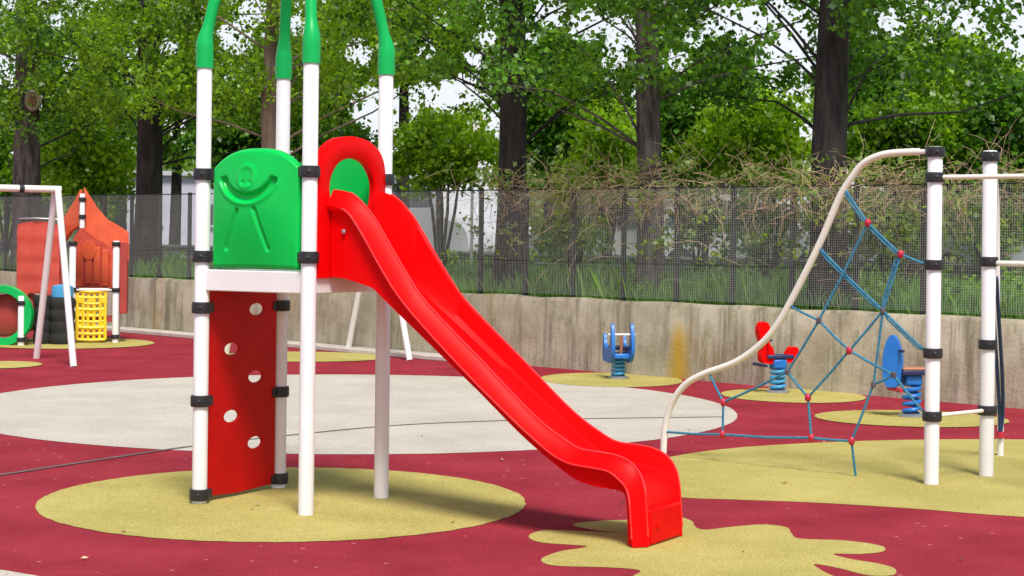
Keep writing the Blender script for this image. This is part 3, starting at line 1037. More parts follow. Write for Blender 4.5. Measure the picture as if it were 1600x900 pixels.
# arched planks on the rear wall panel, one moulding
mb = MB()
for k, x in enumerate((118, 131, 144, 157, 170)):
    mb.box(fc(pa_(x) + 0.045, (pz(450) + pz(392 - 10 * math.sin(k))) / 2, 0.69), (0.09, 0.03, pz(392) - pz(450)), ex, ey)
mb.prism(ellipse(0.11, 0.14, 20, (pa_(136), pz(392))), fc(0, 0, 0.68), ex, ZUP, 0.03)
mb.build('plank_moulding', M['orange_red'], ph, smooth=0, bevel=0.006)
MB().box(fc(pa_(193), (pz(378) + pz(490)) / 2, 0.35), (0.10, 0.75, pz(378) - pz(490)), ex, ey).build('side_panel', M['dark_red'], ph, bevel=0.008)
MB().tube([fc(0, pz(453)), fc(W_, pz(453))], 0.022, 10).build('rail', M['cream_paint'], ph)
MB().box(fc(W_ / 2, pz(500), 0.37), (W_ - 0.1, 0.66, 0.06), ex, ey).build('deck', M['dark_red'], ph)
# yellow moulded climbing net, sloping slightly forward
mb = MB()
za, zb = pz(455), pz(530)
a0, a1 = pa_(123), pa_(166)
for i in range(6):
    a_ = a0 + (a1 - a0) * i / 5
    mb.tube([fc(a_, za, 0.02), fc(a_ + 0.01 * math.sin(i * 2), (za + zb) / 2, -0.02), fc(a_, zb, -0.03)], 0.024, 8)
for j in range(9):
    z = za + (zb - za) * j / 8
    mb.tube([fc(a0, z, 0.02 - 0.05 * j / 8), fc((a0 + a1) / 2, z - 0.01, 0.0 - 0.05 * j / 8), fc(a1, z, 0.02 - 0.05 * j / 8)], 0.022 if j % 3 else 0.030, 8)
for j in (1, 3, 5):
    for i in (0, 2, 4):
        mb.box(fc(a0 + (a1 - a0) * (i + 0.5) / 5, za + (zb - za) * (j + 0.5) / 8, -0.01), (0.08, 0.03, 0.08), ex, ey)
mb.build('climbing_net', M['yellow_plastic'], ph)

# low play tunnel at the left edge, with tyres behind
tn0 = G(36, 540)
tn = thing('play_tunnel', tn0, 'green ringed crawl tunnel with black tyre columns below a curved red panel', 'play tunnel')
YT = tn0.y
tx = lambda x: P(x, 400, YT).x
tz = lambda y: P(20, y, YT).z
ring_o = (tx(6), YT, tz(493))
hr = (tz(445) - tz(540)) / 2
ring = ellipse(hr * 0.98, hr, 36)
MB().prism(ring, ring_o, (1, 0, 0), (0, 0, 1), 0.14, [ellipse(hr * 0.70, hr * 0.74, 36)]).build('tunnel_ring', M['roof_green'], tn, bevel=0.03)
mb = MB()
mb.lathe((ring_o[0], YT + 0.08, ring_o[2]), [(hr * 0.64, 0), (hr * 0.70, 0.02), (hr * 0.70, 1.0), (hr * 0.6, 1.02)], 30, (0, 1, 0))
mb.build('tunnel_tube', M['dark_red'], tn)
post(Vector((tx(36), YT - 0.05, 0)), 0, tz(462), tn, 0.045)
for y in (473, 530):
    clamp(Vector((tx(36), YT - 0.05, 0)), tz(y), tn, (1, 0, 0), 0.045, 0.06)
for k, (xc, hw_, yt) in enumerate(((58, 15, 462), (88, 20, 465))):
    zt = tz(yt)
    mb = MB()
    pr = []
    for j in range(4):
        z0_ = zt * j / 4
        hgt = zt / 4
        pr += [(hw_ / F * YT * 0.92, z0_ + 0.005), (hw_ / F * YT * 1.02, z0_ + hgt * 0.25), (hw_ / F * YT * 1.02, z0_ + hgt * 0.75), (hw_ / F * YT * 0.92, z0_ + hgt - 0.005)]
    mb.lathe((tx(xc), YT + 0.35, 0.0), pr, 24)
    mb.build('tyre_column', M['tyre'], tn)
MB().lathe((tx(88), YT + 0.35, tz(465)), [(0.15, 0.002), (0.15, 0.10), (0.14, 0.15), (0.09, 0.17), (0.03, 0.18)], 24).build('blue_lid', M['light_blue'], tn)
# curved red panel above
xc, hw_ = (tx(7) + tx(75)) / 2, (tx(75) - tx(7)) / 2
vs, fs = [], []
pz0, pz1 = tz(466), tz(345)
for s_ in range(2):
    for j in range(13):
        for i in range(17):
            u = -1 + 2 * i / 16
            zz = pz0 + (pz1 - pz0) * j / 12
            if j == 0:
                zz += 0.05 * (abs(u) < 0.5)
            wob = 0.012 * math.sin(j * 2.1)
            vs.append((xc + hw_ * u, YT + 0.55 + 0.05 * u * u + 0.03 * s_ - wob, zz - (0.05 * u * u if j == 12 else 0)))
for s_ in range(2):
    for j in range(12):
        for i in range(16):
            k = s_ * 221 + j * 17 + i
            fs.append((k, k + 1, k + 18, k + 17))
for i in range(16):
    fs.append((i, i + 1, 221 + i + 1, 221 + i))
    k = 12 * 17 + i
    fs.append((k, k + 1, 221 + k + 1, 221 + k))
for j in range(12):
    for k in (j * 17, j * 17 + 16):
        fs.append((k, k + 17, 221 + k + 17, 221 + k))
mb = MB()
mb.add(vs, fs)
mb.build('curved_panel', M['brick_red'], tn)
for sx_ in (-1, 1):
    post(Vector((xc + sx_ * (hw_ - 0.03), YT + 0.85, 0)), 0, pz1 - 0.02, tn, 0.04, 'dark_red')
MB().tube([(xc - hw_ * 0.9, YT + 0.60, pz1 + 0.03), (xc, YT + 0.52, pz1 + 0.04), (xc + hw_ * 0.9, YT + 0.60, pz1 + 0.03)], 0.014, 8).build('rail', M['steel'], tn)

# ------------------------------------------------------------------ spring riders
def spring(base, r, h, parent, m='light_blue', turns=4.5):
    pts = []
    n = int(turns * 16)
    for i in range(n + 1):
        a_ = 2 * math.pi * turns * i / n
        pts.append(base + Vector((r * math.cos(a_), r * math.sin(a_), 0.03 + h * i / n)))
    MB().tube(pts, 0.018, 8).build('spring', M[m], parent)
    MB().lathe(base, [(r + 0.05, 0.004), (r + 0.05, 0.022), (r + 0.03, 0.032), (0.02, 0.036)], 20).build('base_plate', M['steel'], parent)


b1 = G(966, 592)
r1 = thing('spring_rider', b1, 'blue spring rider with two upright curved side panels in front of the pale wall', 'spring rider', 'spring riders along the wall')
spring(b1, 0.065, 0.20, r1)
ax = Vector((0.14, -0.99, 0)).normalized()
sdv = Vector((0.99, 0.14, 0)).normalized()
MB().box(b1 + ZUP * 0.26, (0.36, 0.20, 0.06), ax, sdv).build('platform', M['blue_plastic'], r1, bevel=0.015)
MB().box(b1 + ZUP * 0.345 - ax * 0.03, (0.22, 0.20, 0.04), ax, sdv).build('seat', M['navy'], r1, bevel=0.012)
pan = [(-0.26, 0.20), (-0.10, 0.185), (0.10, 0.185), (0.22, 0.24), (0.27, 0.34), (0.25, 0.50), (0.20, 0.615), (0.155, 0.60), (0.15, 0.47), (0.10, 0.37), (-0.05, 0.34), (-0.17, 0.38), (-0.22, 0.48), (-0.27, 0.47), (-0.30, 0.32)]
pan = [(p.x, p.y) for p in spline([(a_, b_, 0) for a_, b_ in pan], 4, True)]
for sg in (-1, 1):
    MB().prism(pan, b1 + sdv * (0.11 * sg), ax, ZUP, 0.035).build('side_panel', M['blue_plastic'], r1, bevel=0.006)
MB().tube([b1 + sdv * 0.15 + ax * 0.16 + ZUP * 0.50, b1 - sdv * 0.15 + ax * 0.16 + ZUP * 0.50], 0.014, 8).build('handlebar', M['white_paint'], r1)
MB().tube([b1 + ax * 0.12 + ZUP * 0.27, b1 + ax * 0.16 + ZUP * 0.50], 0.018, 8).build('steering_post', M['orange_wood'], r1)

b2 = G(1215, 614)
r2 = thing('spring_rider', b2, 'red spring rider with a tall head plate on a light blue coil spring', 'spring rider', 'spring riders along the wall')
spring(b2, 0.07, 0.23, r2)
ax = Vector((-0.95, -0.3, 0)).normalized()
sdv = Vector((-0.3, 0.95, 0)).normalized()
MB().box(b2 + ZUP * 0.30, (0.15, 0.14, 0.10), ax, sdv).build('body_block', M['blue_plastic'], r2, bevel=0.02)
MB().box(b2 + ZUP * 0.375, (0.30, 0.15, 0.04), ax, sdv).build('seat', M['navy'], r2, bevel=0.012)
front = [(0.07, 0.31), (0.19, 0.32), (0.21, 0.40), (0.18, 0.47), (0.22, 0.55), (0.24, 0.66), (0.20, 0.73), (0.13, 0.71), (0.11, 0.62), (0.12, 0.52), (0.07, 0.44)]
MB().prism([(p.x, p.y) for p in spline([(a_, b_, 0) for a_, b_ in front], 4, True)], b2, ax, ZUP, 0.10).build('head_plate', M['red_plastic'], r2, bevel=0.02)
rear = [(-0.06, 0.32), (-0.16, 0.32), (-0.20, 0.38), (-0.20, 0.46), (-0.14, 0.47), (-0.09, 0.40)]
MB().prism([(p.x, p.y) for p in spline([(a_, b_, 0) for a_, b_ in rear], 4, True)], b2, ax, ZUP, 0.12).build('rear_plate', M['red_plastic'], r2, bevel=0.02)
MB().tube([b2 + ax * 0.15 + sdv * 0.15 + ZUP * 0.55, b2 + ax * 0.15 - sdv * 0.15 + ZUP * 0.55], 0.013, 8).build('handlebar', M['navy'], r2)
MB().tube([b2 + ax * 0.20 + sdv * 0.15 + ZUP * 0.29, b2 + ax * 0.20 - sdv * 0.15 + ZUP * 0.29], 0.016, 8).build('footrest', M['navy'], r2)

b3 = G(1424, 652)
r3 = thing('spring_rider', b3, 'blue spring rider with an upright oval plate and an orange seat board', 'spring rider', 'spring riders along the wall')
spring(b3, 0.07, 0.27, r3, 'blue_plastic')
ax = Vector((-0.98, -0.2, 0)).normalized()
sdv = Vector((-0.2, 0.98, 0)).normalized()
MB().box(b3 + ZUP * 0.335, (0.16, 0.13, 0.10), ax, sdv).build('body_block', M['blue_plastic'], r3, bevel=0.02)
MB().box(b3 + ZUP * 0.405 - ax * 0.02, (0.30, 0.20, 0.045), ax, sdv).build('seat_frame', M['navy'], r3, bevel=0.01)
MB().box(b3 + ZUP * 0.437 - ax * 0.02, (0.28, 0.19, 0.018), ax, sdv).build('seat', M['orange_wood'], r3, bevel=0.006)
MB().box(b3 + ZUP * 0.34 + ax * 0.12, (0.16, 0.06, 0.05), ax, sdv).build('arm', M['navy'], r3, bevel=0.01)
pdir = Vector((0.86, -0.5, 0)).normalized()
plate = [(0.0, 0.27), (0.06, 0.29), (0.085, 0.38), (0.09, 0.52), (0.07, 0.63), (0.03, 0.72), (-0.02, 0.73), (-0.065, 0.64), (-0.085, 0.5), (-0.08, 0.36), (-0.05, 0.28)]
MB().prism([(p.x, p.y) for p in spline([(a_, b_, 0) for a_, b_ in plate], 4, True)], b3 + ax * 0.185, pdir, ZUP, 0.06).build('front_plate', M['blue_plastic'], r3, bevel=0.015)
MB().tube([b3 + ax * 0.16 + sdv * 0.14 + ZUP * 0.25, b3 + ax * 0.16 - sdv * 0.14 + ZUP * 0.25], 0.018, 8).build('footrest', M['node_red'], r3)
MB().tube([b3 + ax * 0.15 + sdv * 0.15 + ZUP * 0.60, b3 + ax * 0.15 - sdv * 0.15 + ZUP * 0.60], 0.013, 8).build('handlebar', M['navy'], r3)

# ------------------------------------------------------------------ foliage
GAPS = [(52, 157, 30), (739, 196, 17), (15, 110, 45), (90, 35, 20), (110, 100, 24), (205, 80, 24), (200, 125, 18), (265, 75, 26), (275, 195, 30), (370, 60, 42), (395, 20, 36), (465, 40, 26), (560, 80, 34), (575, 165, 48), (625, 165, 44), (690, 30, 24), (665, 75, 28), (715, 140, 40), (690, 150, 34),
        (760, 60, 24), (740, 90, 26), (860, 20, 40), (915, 40, 44), (975, 50, 40), (960, 90, 34), (830, 60, 18), (1060, 95, 28), (1085, 60, 26), (1120, 30, 40), (1170, 40, 44), (1220, 20, 36), (1205, 95, 40), (1240, 60, 36), (1262, 100, 24), (1385, 30, 26), (1402, 42, 24), (1510, 35, 30), (1595, 40, 26),
        (755, 265, 22), (880, 235, 22), (1265, 205, 20), (1250, 262, 22), (20, 250, 18)]


def keep(cent, strength=0.8, shrink=0.72):
    px, py = proj(cent)
    ok = np.ones(len(cent), bool)
    for gx, gy, gr in GAPS:
        h = (px - gx) ** 2 + (py - gy) ** 2 < (gr * shrink) ** 2
        ok &= ~(h & (rng.random(len(cent)) < strength))
    return cent[ok]


def clumped(cl_cent, per, spread):
    n = len(cl_cent)
    k = np.repeat(np.arange(n), per)
    sp_ = spread * rng.uniform(0.6, 1.3, size=(n, 1))[k]
    dv = rng.normal(size=(len(k), 3))
    dv /= np.linalg.norm(dv, axis=1, keepdims=True)
    p = cl_cent[k] + dv * rng.random((len(k), 1)) ** 0.5 * sp_ * 1.75 * np.array([1, 1, 0.75])
    return p


def trunk_mesh(base, h, r0, r1, lean, parent, m, limbs=5, z_limb=3.8):
    mb = MB()
    n = 15
    pts, rad = [], []
    for i in range(n):
        f = i / (n - 1)
        pts.append(base + Vector((lean[0] * f + 0.05 * math.sin(f * 7 + base.x), lean[1] * f + 0.05 * math.cos(f * 5 + base.x), h * f - 0.15)))
        fl = 1 + 0.35 * math.exp(-f * h / 0.35)
        rad.append((r0 + (r1 - r0) * f) * fl)
    mb.tube(pts, rad, 18)
    # bark ridges
    for v in mb.v:
        ang = math.atan2(v.y - base.y, v.x - base.x)
        k = 1 + 0.035 * math.sin(9 * ang + v.z * 1.5) + rnd.uniform(-0.02, 0.02)
        v.x = base.x + (v.x - base.x) * k
        v.y = base.y + (v.y - base.y) * k
    o = mb.build('trunk', m, parent, smooth=60)
    for k in range(limbs):
        z = z_limb + (h - z_limb) * k / max(1, limbs) * 0.9 + rnd.uniform(-0.2, 0.3)
        f = z / h
        p = base + Vector((lean[0] * f, lean[1] * f, z))
        a_ = rnd.uniform(0, 6.28)
        L = rnd.uniform(1.2, 2.4)
        dv = Vector((math.cos(a_), math.sin(a_), rnd.uniform(0.2, 0.7)))
        pts = [p, p + dv * L * 0.35, p + dv * L * 0.7 + Vector((0, 0, 0.15)), p + dv * L + Vector((0, 0, 0.1))]
        rr = (r0 + (r1 - r0) * f) * 0.45
        MB().tube(spline(pts, 4), [rr * (1 - 0.8 * i / 12) for i in range(13)], 8).build('limb', m, parent)
    return o


near = [
    # px of the trunk, radius, colour, leaf, label
    (50, 0.27, 'bark', 'leaf_cool', 'big grey tree with a round pruned branch scar, farthest left behind the fence'),
    (225, 0.235, 'bark_dark', 'leaf_mid', 'dark trunked leafy tree between the playhouse and the tower'),
    (424, 0.13, 'bark_brown', 'leaf_mid', 'slim brown tree rising behind the green tower panel'),
    (795, 0.205, 'bark_dark', 'leaf_mid', 'almost black straight tree trunk just right of the slide top'),
    (1011, 0.165, 'bark', 'leaf_cool', 'straight grey brown tree between the dark tree and the arch tube'),
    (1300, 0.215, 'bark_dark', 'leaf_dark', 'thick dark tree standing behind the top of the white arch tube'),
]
for i, (px, r, bk, lf, lab) in enumerate(near):
    x, _ = ray(px, 400)
    Y = 22.35 / (1 + 1.01 * x)
    base = Vector((x * Y, Y, WALL_H - 0.06))
    t_ = thing('tree', base, lab, 'tree', 'row of tall trees behind the fence')
    H_ = 10 + rnd.uniform(-1, 1)
    trunk_mesh(base, H_, r, r * 0.35, (rnd.uniform(-0.1, 0.1) - (0.35 if i == 0 else 0), rnd.uniform(-0.2, 0.2)), t_, M[bk], 6, 4.4)
    if i == 0:
        sc_p = P(52, 157, Y - 0.27)
        mb = MB().lathe(sc_p, [(0.17, -0.10), (0.19, 0.02), (0.15, 0.05), (0.12, 0.03)], 20, (0, -1, 0))
        for v in mb.v:
            v.x = sc_p.x + (v.x - sc_p.x) * 0.78
        o = mb.build('branch_scar', M['scar_rim'], t_)
        mb = MB().lathe(sc_p, [(0.11, 0.0), (0.11, 0.045), (0.05, 0.06)], 16, (0, -1, 0))
        for v in mb.v:
            v.x = sc_p.x + (v.x - sc_p.x) * 0.7
        mb.build('scar_wood', M['scar'], o)
    # crown: many sprays, thin and ragged at the bottom
    n = 620
    c = np.empty((n, 3))
    rad = np.sqrt(rng.random(n)) * 3.1
    an = rng.random(n) * 6.283
    c[:, 0] = base.x + rad * np.cos(an) * 1.0
    c[:, 1] = base.y + 1.3 + rad * np.sin(an) * 0.75
    c[:, 2] = base.z + 2.4 + 5.2 * rng.random(n) ** 1.2
    c = c[(c[:, 2] < 5.5) | (rng.random(len(c)) < 0.12)]
    c = c[(c[:, 2] > 3.25 + 0.6 * rng.random(len(c)))]
    c = keep(c)
    # boughs reaching out to the leaf sprays
    mb = MB()
    mb.tube([base + Vector((0, 0, 1.2 + 0.4 * k_)) for k_ in range(16)], 0.03, 6)
    for q in c[rng.permutation(len(c))[:15]]:
        q = Vector(q)
        tz_ = max(base.z + 1.8, q.z - rnd.uniform(0.5, 1.8))
        p_ = Vector((base.x, base.y, tz_))
        mid = p_.lerp(q, 0.55) + Vector((rnd.uniform(-.3, .3), rnd.uniform(-.3, .3), rnd.uniform(-0.1, 0.35)))
        r_ = 0.010 + 0.008 * (q - p_).length * 0.5
        mb.tube([p_, p_.lerp(mid, 0.5) + Vector((0, 0, 0.05)), mid, q, q + (q - mid) * 0.3], [r_, r_ * 0.8, r_ * 0.6, r_ * 0.35, 0.003], 6)
    mb.build('boughs', M[bk], t_)
    pts = keep(clumped(c, 84, 0.24), 0.75, 0.66)
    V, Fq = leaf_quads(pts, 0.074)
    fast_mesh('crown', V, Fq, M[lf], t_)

back = [
    # px, py, half width, half height (picture), distance, leaf, clumps, leaf size, name, label
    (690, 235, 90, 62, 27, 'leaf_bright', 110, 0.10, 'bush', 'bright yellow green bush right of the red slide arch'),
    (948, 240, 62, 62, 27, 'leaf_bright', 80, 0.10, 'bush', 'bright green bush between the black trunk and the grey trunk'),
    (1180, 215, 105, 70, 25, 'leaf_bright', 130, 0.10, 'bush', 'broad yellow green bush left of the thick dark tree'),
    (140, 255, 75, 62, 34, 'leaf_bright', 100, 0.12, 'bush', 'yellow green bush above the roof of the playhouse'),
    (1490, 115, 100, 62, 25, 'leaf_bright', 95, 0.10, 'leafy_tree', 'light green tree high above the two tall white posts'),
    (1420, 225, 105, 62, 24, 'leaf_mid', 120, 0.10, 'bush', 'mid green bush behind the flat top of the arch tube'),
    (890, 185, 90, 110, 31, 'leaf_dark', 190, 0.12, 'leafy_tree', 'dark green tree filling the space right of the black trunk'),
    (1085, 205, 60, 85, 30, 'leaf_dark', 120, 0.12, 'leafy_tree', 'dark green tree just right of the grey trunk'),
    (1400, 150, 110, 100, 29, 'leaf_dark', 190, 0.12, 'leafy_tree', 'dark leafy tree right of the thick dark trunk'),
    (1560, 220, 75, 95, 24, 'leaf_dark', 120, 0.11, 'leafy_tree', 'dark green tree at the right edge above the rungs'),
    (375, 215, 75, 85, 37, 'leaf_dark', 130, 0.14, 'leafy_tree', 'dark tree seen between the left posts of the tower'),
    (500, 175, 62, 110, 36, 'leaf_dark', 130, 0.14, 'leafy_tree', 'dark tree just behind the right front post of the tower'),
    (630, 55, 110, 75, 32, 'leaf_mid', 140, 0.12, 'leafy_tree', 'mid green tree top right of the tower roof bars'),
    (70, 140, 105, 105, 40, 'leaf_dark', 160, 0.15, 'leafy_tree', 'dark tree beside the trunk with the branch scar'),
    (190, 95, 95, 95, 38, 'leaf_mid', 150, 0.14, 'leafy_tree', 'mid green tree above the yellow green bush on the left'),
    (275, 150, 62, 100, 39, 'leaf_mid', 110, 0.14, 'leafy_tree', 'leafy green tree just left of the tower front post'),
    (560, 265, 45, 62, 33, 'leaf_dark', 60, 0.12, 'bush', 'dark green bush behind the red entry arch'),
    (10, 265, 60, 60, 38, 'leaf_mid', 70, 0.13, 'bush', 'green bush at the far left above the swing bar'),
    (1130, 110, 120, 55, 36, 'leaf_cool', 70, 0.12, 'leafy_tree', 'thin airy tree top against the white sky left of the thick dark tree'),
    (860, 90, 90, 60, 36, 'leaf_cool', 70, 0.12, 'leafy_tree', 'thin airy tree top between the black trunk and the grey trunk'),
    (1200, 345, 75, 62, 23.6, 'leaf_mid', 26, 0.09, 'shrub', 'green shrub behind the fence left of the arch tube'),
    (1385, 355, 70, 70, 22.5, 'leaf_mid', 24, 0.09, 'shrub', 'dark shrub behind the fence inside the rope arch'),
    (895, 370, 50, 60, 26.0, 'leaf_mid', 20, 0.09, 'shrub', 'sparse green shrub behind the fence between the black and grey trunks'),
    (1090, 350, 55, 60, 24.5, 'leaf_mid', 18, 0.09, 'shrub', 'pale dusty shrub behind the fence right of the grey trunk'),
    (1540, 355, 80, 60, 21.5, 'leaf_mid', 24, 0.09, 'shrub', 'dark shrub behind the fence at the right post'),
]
for (px, py, hw_, hh, Y, lf, n, ls, nm, lab) in back:
    c0 = P(px, py, Y)
    base = Vector((c0.x, Y, WALL_H - 0.06))
    t_ = thing(nm, base, lab, 'shrub' if nm != 'leafy_tree' else 'tree', 'trees and bushes beyond the fence')
    rx, rz = hw_ / F * Y, hh / F * Y
    mb = MB()
    for k in range(1 if nm == 'leafy_tree' else 4):
        ang = k * 1.7
        f = Vector((math.cos(ang) * rx * 0.4, math.sin(ang) * rx * 0.3, 0)) * (0 if nm == 'leafy_tree' else 1)
        top_ = Vector((c0.x, Y, max(c0.z + rz * 0.4, base.z + 0.4))) + f
        tr = 0.14 if nm == 'leafy_tree' else 0.03
        mb.tube([base, base.lerp(top_, 0.5) + Vector((0.04, 0, 0)), top_], [tr, tr * 0.8, tr * 0.35], 9)
    mb.build('trunk' if nm == 'leafy_tree' else 'stems', M['bark_dark'], t_)
    d3 = rng.normal(size=(n, 3))
    d3 /= np.linalg.norm(d3, axis=1, keepdims=True)
    rr = rng.random((n, 1)) ** 0.42 * (1 + 0.18 * rng.normal(size=(n, 1)))
    c = np.array(c0) + d3 * rr * np.array([rx, max(rx * 0.6, 0.5), rz])
    c[:, 2] = np.maximum(c[:, 2], base.z + 0.15)
    c = keep(c, 0.85)
    pts = keep(clumped(c, 96, 0.20 if Y < 30 else 0.26), 0.8, 0.7)
    pts[:, 2] = np.maximum(pts[:, 2], base.z + 0.03)
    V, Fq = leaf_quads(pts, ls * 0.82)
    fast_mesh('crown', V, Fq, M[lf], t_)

# far wood beyond the road: one mass
n = 2600
c = np.empty((n, 3))
c[:, 0] = rng.uniform(-45, 45, n)
c[:, 1] = 66 + rng.uniform(-5, 8, n) - 0.25 * c[:, 0]
hgt = 3.3 + 1.0 * np.sin(c[:, 0] * 0.31) + 0.6 * np.sin(c[:, 0] * 0.83 + 1)
c[:, 2] = WALL_H + hgt * rng.random(n) ** 0.8
pts = clumped(c, 22, 0.55)
pts[:, 2] = np.maximum(pts[:, 2], WALL_H)
V, Fq = leaf_quads(pts, 0.34)
o = fast_mesh('far_wood', V, Fq, M['leaf_pale'])
tag(o, 'low belt of far green woodland beyond the road', 'woodland', kind='stuff')

# dry creeper tangle on the fence
V_, F_ = [], []


def add_twigs(n, Xr, zlo, zhi, length, dens):
    for _ in range(n):
        X = rnd.uniform(*Xr)
        if rnd.random() > dens(X):
            continue
        z = rnd.uniform(zlo, zhi) - 0.25 * abs(rnd.gauss(0, 0.6))
        p = on_wall(X, 0.16 + rnd.gauss(0.05, 0.12), z)
        d = Vector((rnd.gauss(0, 1), rnd.gauss(0, 0.5), rnd.gauss(-0.1, 0.7))).normalized()
        pts = [p]
        k = rnd.randint(3, 5)
        for _j in range(k):
            d = (d + Vector((rnd.gauss(0, 0.35), rnd.gauss(0, 0.3), rnd.gauss(-0.12, 0.35)))).normalized()
            pts.append(pts[-1] + d * length * rnd.uniform(0.6, 1.3) / k)
        r0 = rnd.uniform(0.002, 0.0048)
        b0 = len(V_)
        for i, q in enumerate(pts):
            r_ = r0 * (1 - 0.5 * i / len(pts))
            for a_ in (0, 2.094, 4.189):
                V_.append((q.x + r_ * math.cos(a_), q.y + r_ * 0.5, q.z + r_ * math.sin(a_)))
        for i in range(len(pts) - 1):
            for a_ in range(3):
                F_.append((b0 + 3 * i + a_, b0 + 3 * i + (a_ + 1) % 3, b0 + 3 * i + 3 + (a_ + 1) % 3, b0 + 3 * i + 3 + a_))


dens = lambda X: max(0.0, min(1.0, (X + 1.2) / 1.6)) * (0.75 + 0.25 * math.sin(X * 2.3))
add_twigs(2500, (-1.2, 8.5), 2.05, 2.42, 0.5, dens)
add_twigs(170, (-0.8, 8.5), 1.5, 2.1, 0.55, lambda X: dens(X) * (0.55 + 0.45 * math.sin(X * 3.1 + 1)))
add_twigs(60, (-0.8, 8.5), 0.95, 1.6, 0.4, dens)
o = fast_mesh('dry_creeper', np.array(V_), np.array(F_), M['twig'])
tag(o, 'tangle of dry tan creeper twigs draped along the top of the wire fence', 'creeper', kind='stuff')
n = 330
X = rng.uniform(-1.2, 8.5, n)
c = np.stack([X, 21.5 - 1.01 * X, 1.2 + 1.25 * rng.random(n) ** 0.6], 1)
c += np.array(WN) * rng.normal(0.22, 0.12, n)[:, None]
c = c[rng.random(len(c)) < np.array([dens(x) for x in c[:, 0]])]
V, Fq = leaf_quads(clumped(c, 22, 0.11), 0.055)
o = fast_mesh('creeper_leaves', V, Fq, M['leaf_pale'])
tag(o, 'small pale green creeper leaves among the dry twigs on the fence', 'creeper', kind='stuff')


# grass and weeds behind the wall
def blades(n, Xr, back, hmin, hmax, width):
    X = rng.uniform(*Xr, n)
    bk = back[0] + (back[1] - back[0]) * rng.random(n) ** 1.5
    b0 = np.stack([X, 21.5 - 1.01 * X, np.full(n, WALL_H - 0.07)], 1) + np.array(WN) * bk[:, None]
    patch = 0.55 + 0.45 * np.sin(X * 2.1 + bk) * np.sin(X * 0.9 + 2 * bk + 1)
    h = (hmin + (hmax - hmin) * rng.random(n) ** 1.6) * (0.5 + 0.6 * patch)
    an = rng.random(n) * 6.283
    wv = np.stack([np.cos(an), np.sin(an), np.zeros(n)], 1) * width * rng.uniform(0.6, 1.3, n)[:, None]
    ln = rng.normal(size=(n, 3)) * 0.17 * h[:, None]
    ln[:, 2] = 0
    up = np.zeros((n, 3))
    up[:, 2] = h
    V = np.stack([b0 - wv, b0 + wv, b0 + ln * 0.4 + up * 0.6 + wv * 0.8, b0 + ln + up], 1).reshape(-1, 3)
    return V, np.arange(4 * n).reshape(-1, 4)


V1, F1 = blades(70000, (-10, 8.5), (0.2, 7.5), 0.10, 0.50, 0.007)
V2, F2 = blades(7000, (-9, 8.5), (0.22, 0.7), 0.08, 0.3, 0.007)
o = fast_mesh('grass', np.concatenate([V1, V2]), np.concatenate([F1, F2 + len(V1)]), M['grass'])
tag(o, 'rough green grass and weeds growing behind the wire fence', 'grass', kind='stuff')
n = 420
X = rng.uniform(-7, 8, n)
bk = rng.uniform(0.25, 5, n)
c = np.stack([X, 21.5 - 1.01 * X, WALL_H + 0.35 * rng.random(n) ** 1.5], 1) + np.array(WN) * bk[:, None]
V, Fq = leaf_quads(clumped(c, 26, 0.13), 0.075, -0.4)
o = fast_mesh('weeds', V, Fq, M['leaf_mid'])
tag(o, 'broad leaved green weeds in the rough grass behind the fence', 'weeds', kind='stuff')

# ------------------------------------------------------------------ beyond the fence: rail, cars, building, road sign
pa, pb = on_wall(-22, 6.2), on_wall(16, 6.2)
t = thing('guard_rail', (pa + pb) / 2 + ZUP * (WALL_H - 0.05), 'dark metal guard rail along the road beyond the fence', 'guard rail')
prof = [(-0.03, -0.11), (0.02, -0.07), (-0.01, 0.0), (0.02, 0.07), (-0.03, 0.11), (-0.05, 0.11), (-0.05, -0.11)]
mb = MB()
L2 = (pb - pa).length
vs = [p_ + WN * -a_ + ZUP * (1.16 + b_) for p_ in (pa, pb) for a_, b_ in prof]
k = len(prof)
mb.add(vs, [(i, (i + 1) % k, k + (i + 1) % k, k + i) for i in range(k)])
mb.build('beam', M['rail_dark'], t, smooth=0)
for i in range(19):
    p = pa.lerp(pb, (i + 0.5) / 19) + WN * 0.09
    MB().box(p + ZUP * (WALL_H + 0.16), (0.09, 0.06, 0.46), WD, WN).build('post', M['rail_dark'], t, smooth=0)


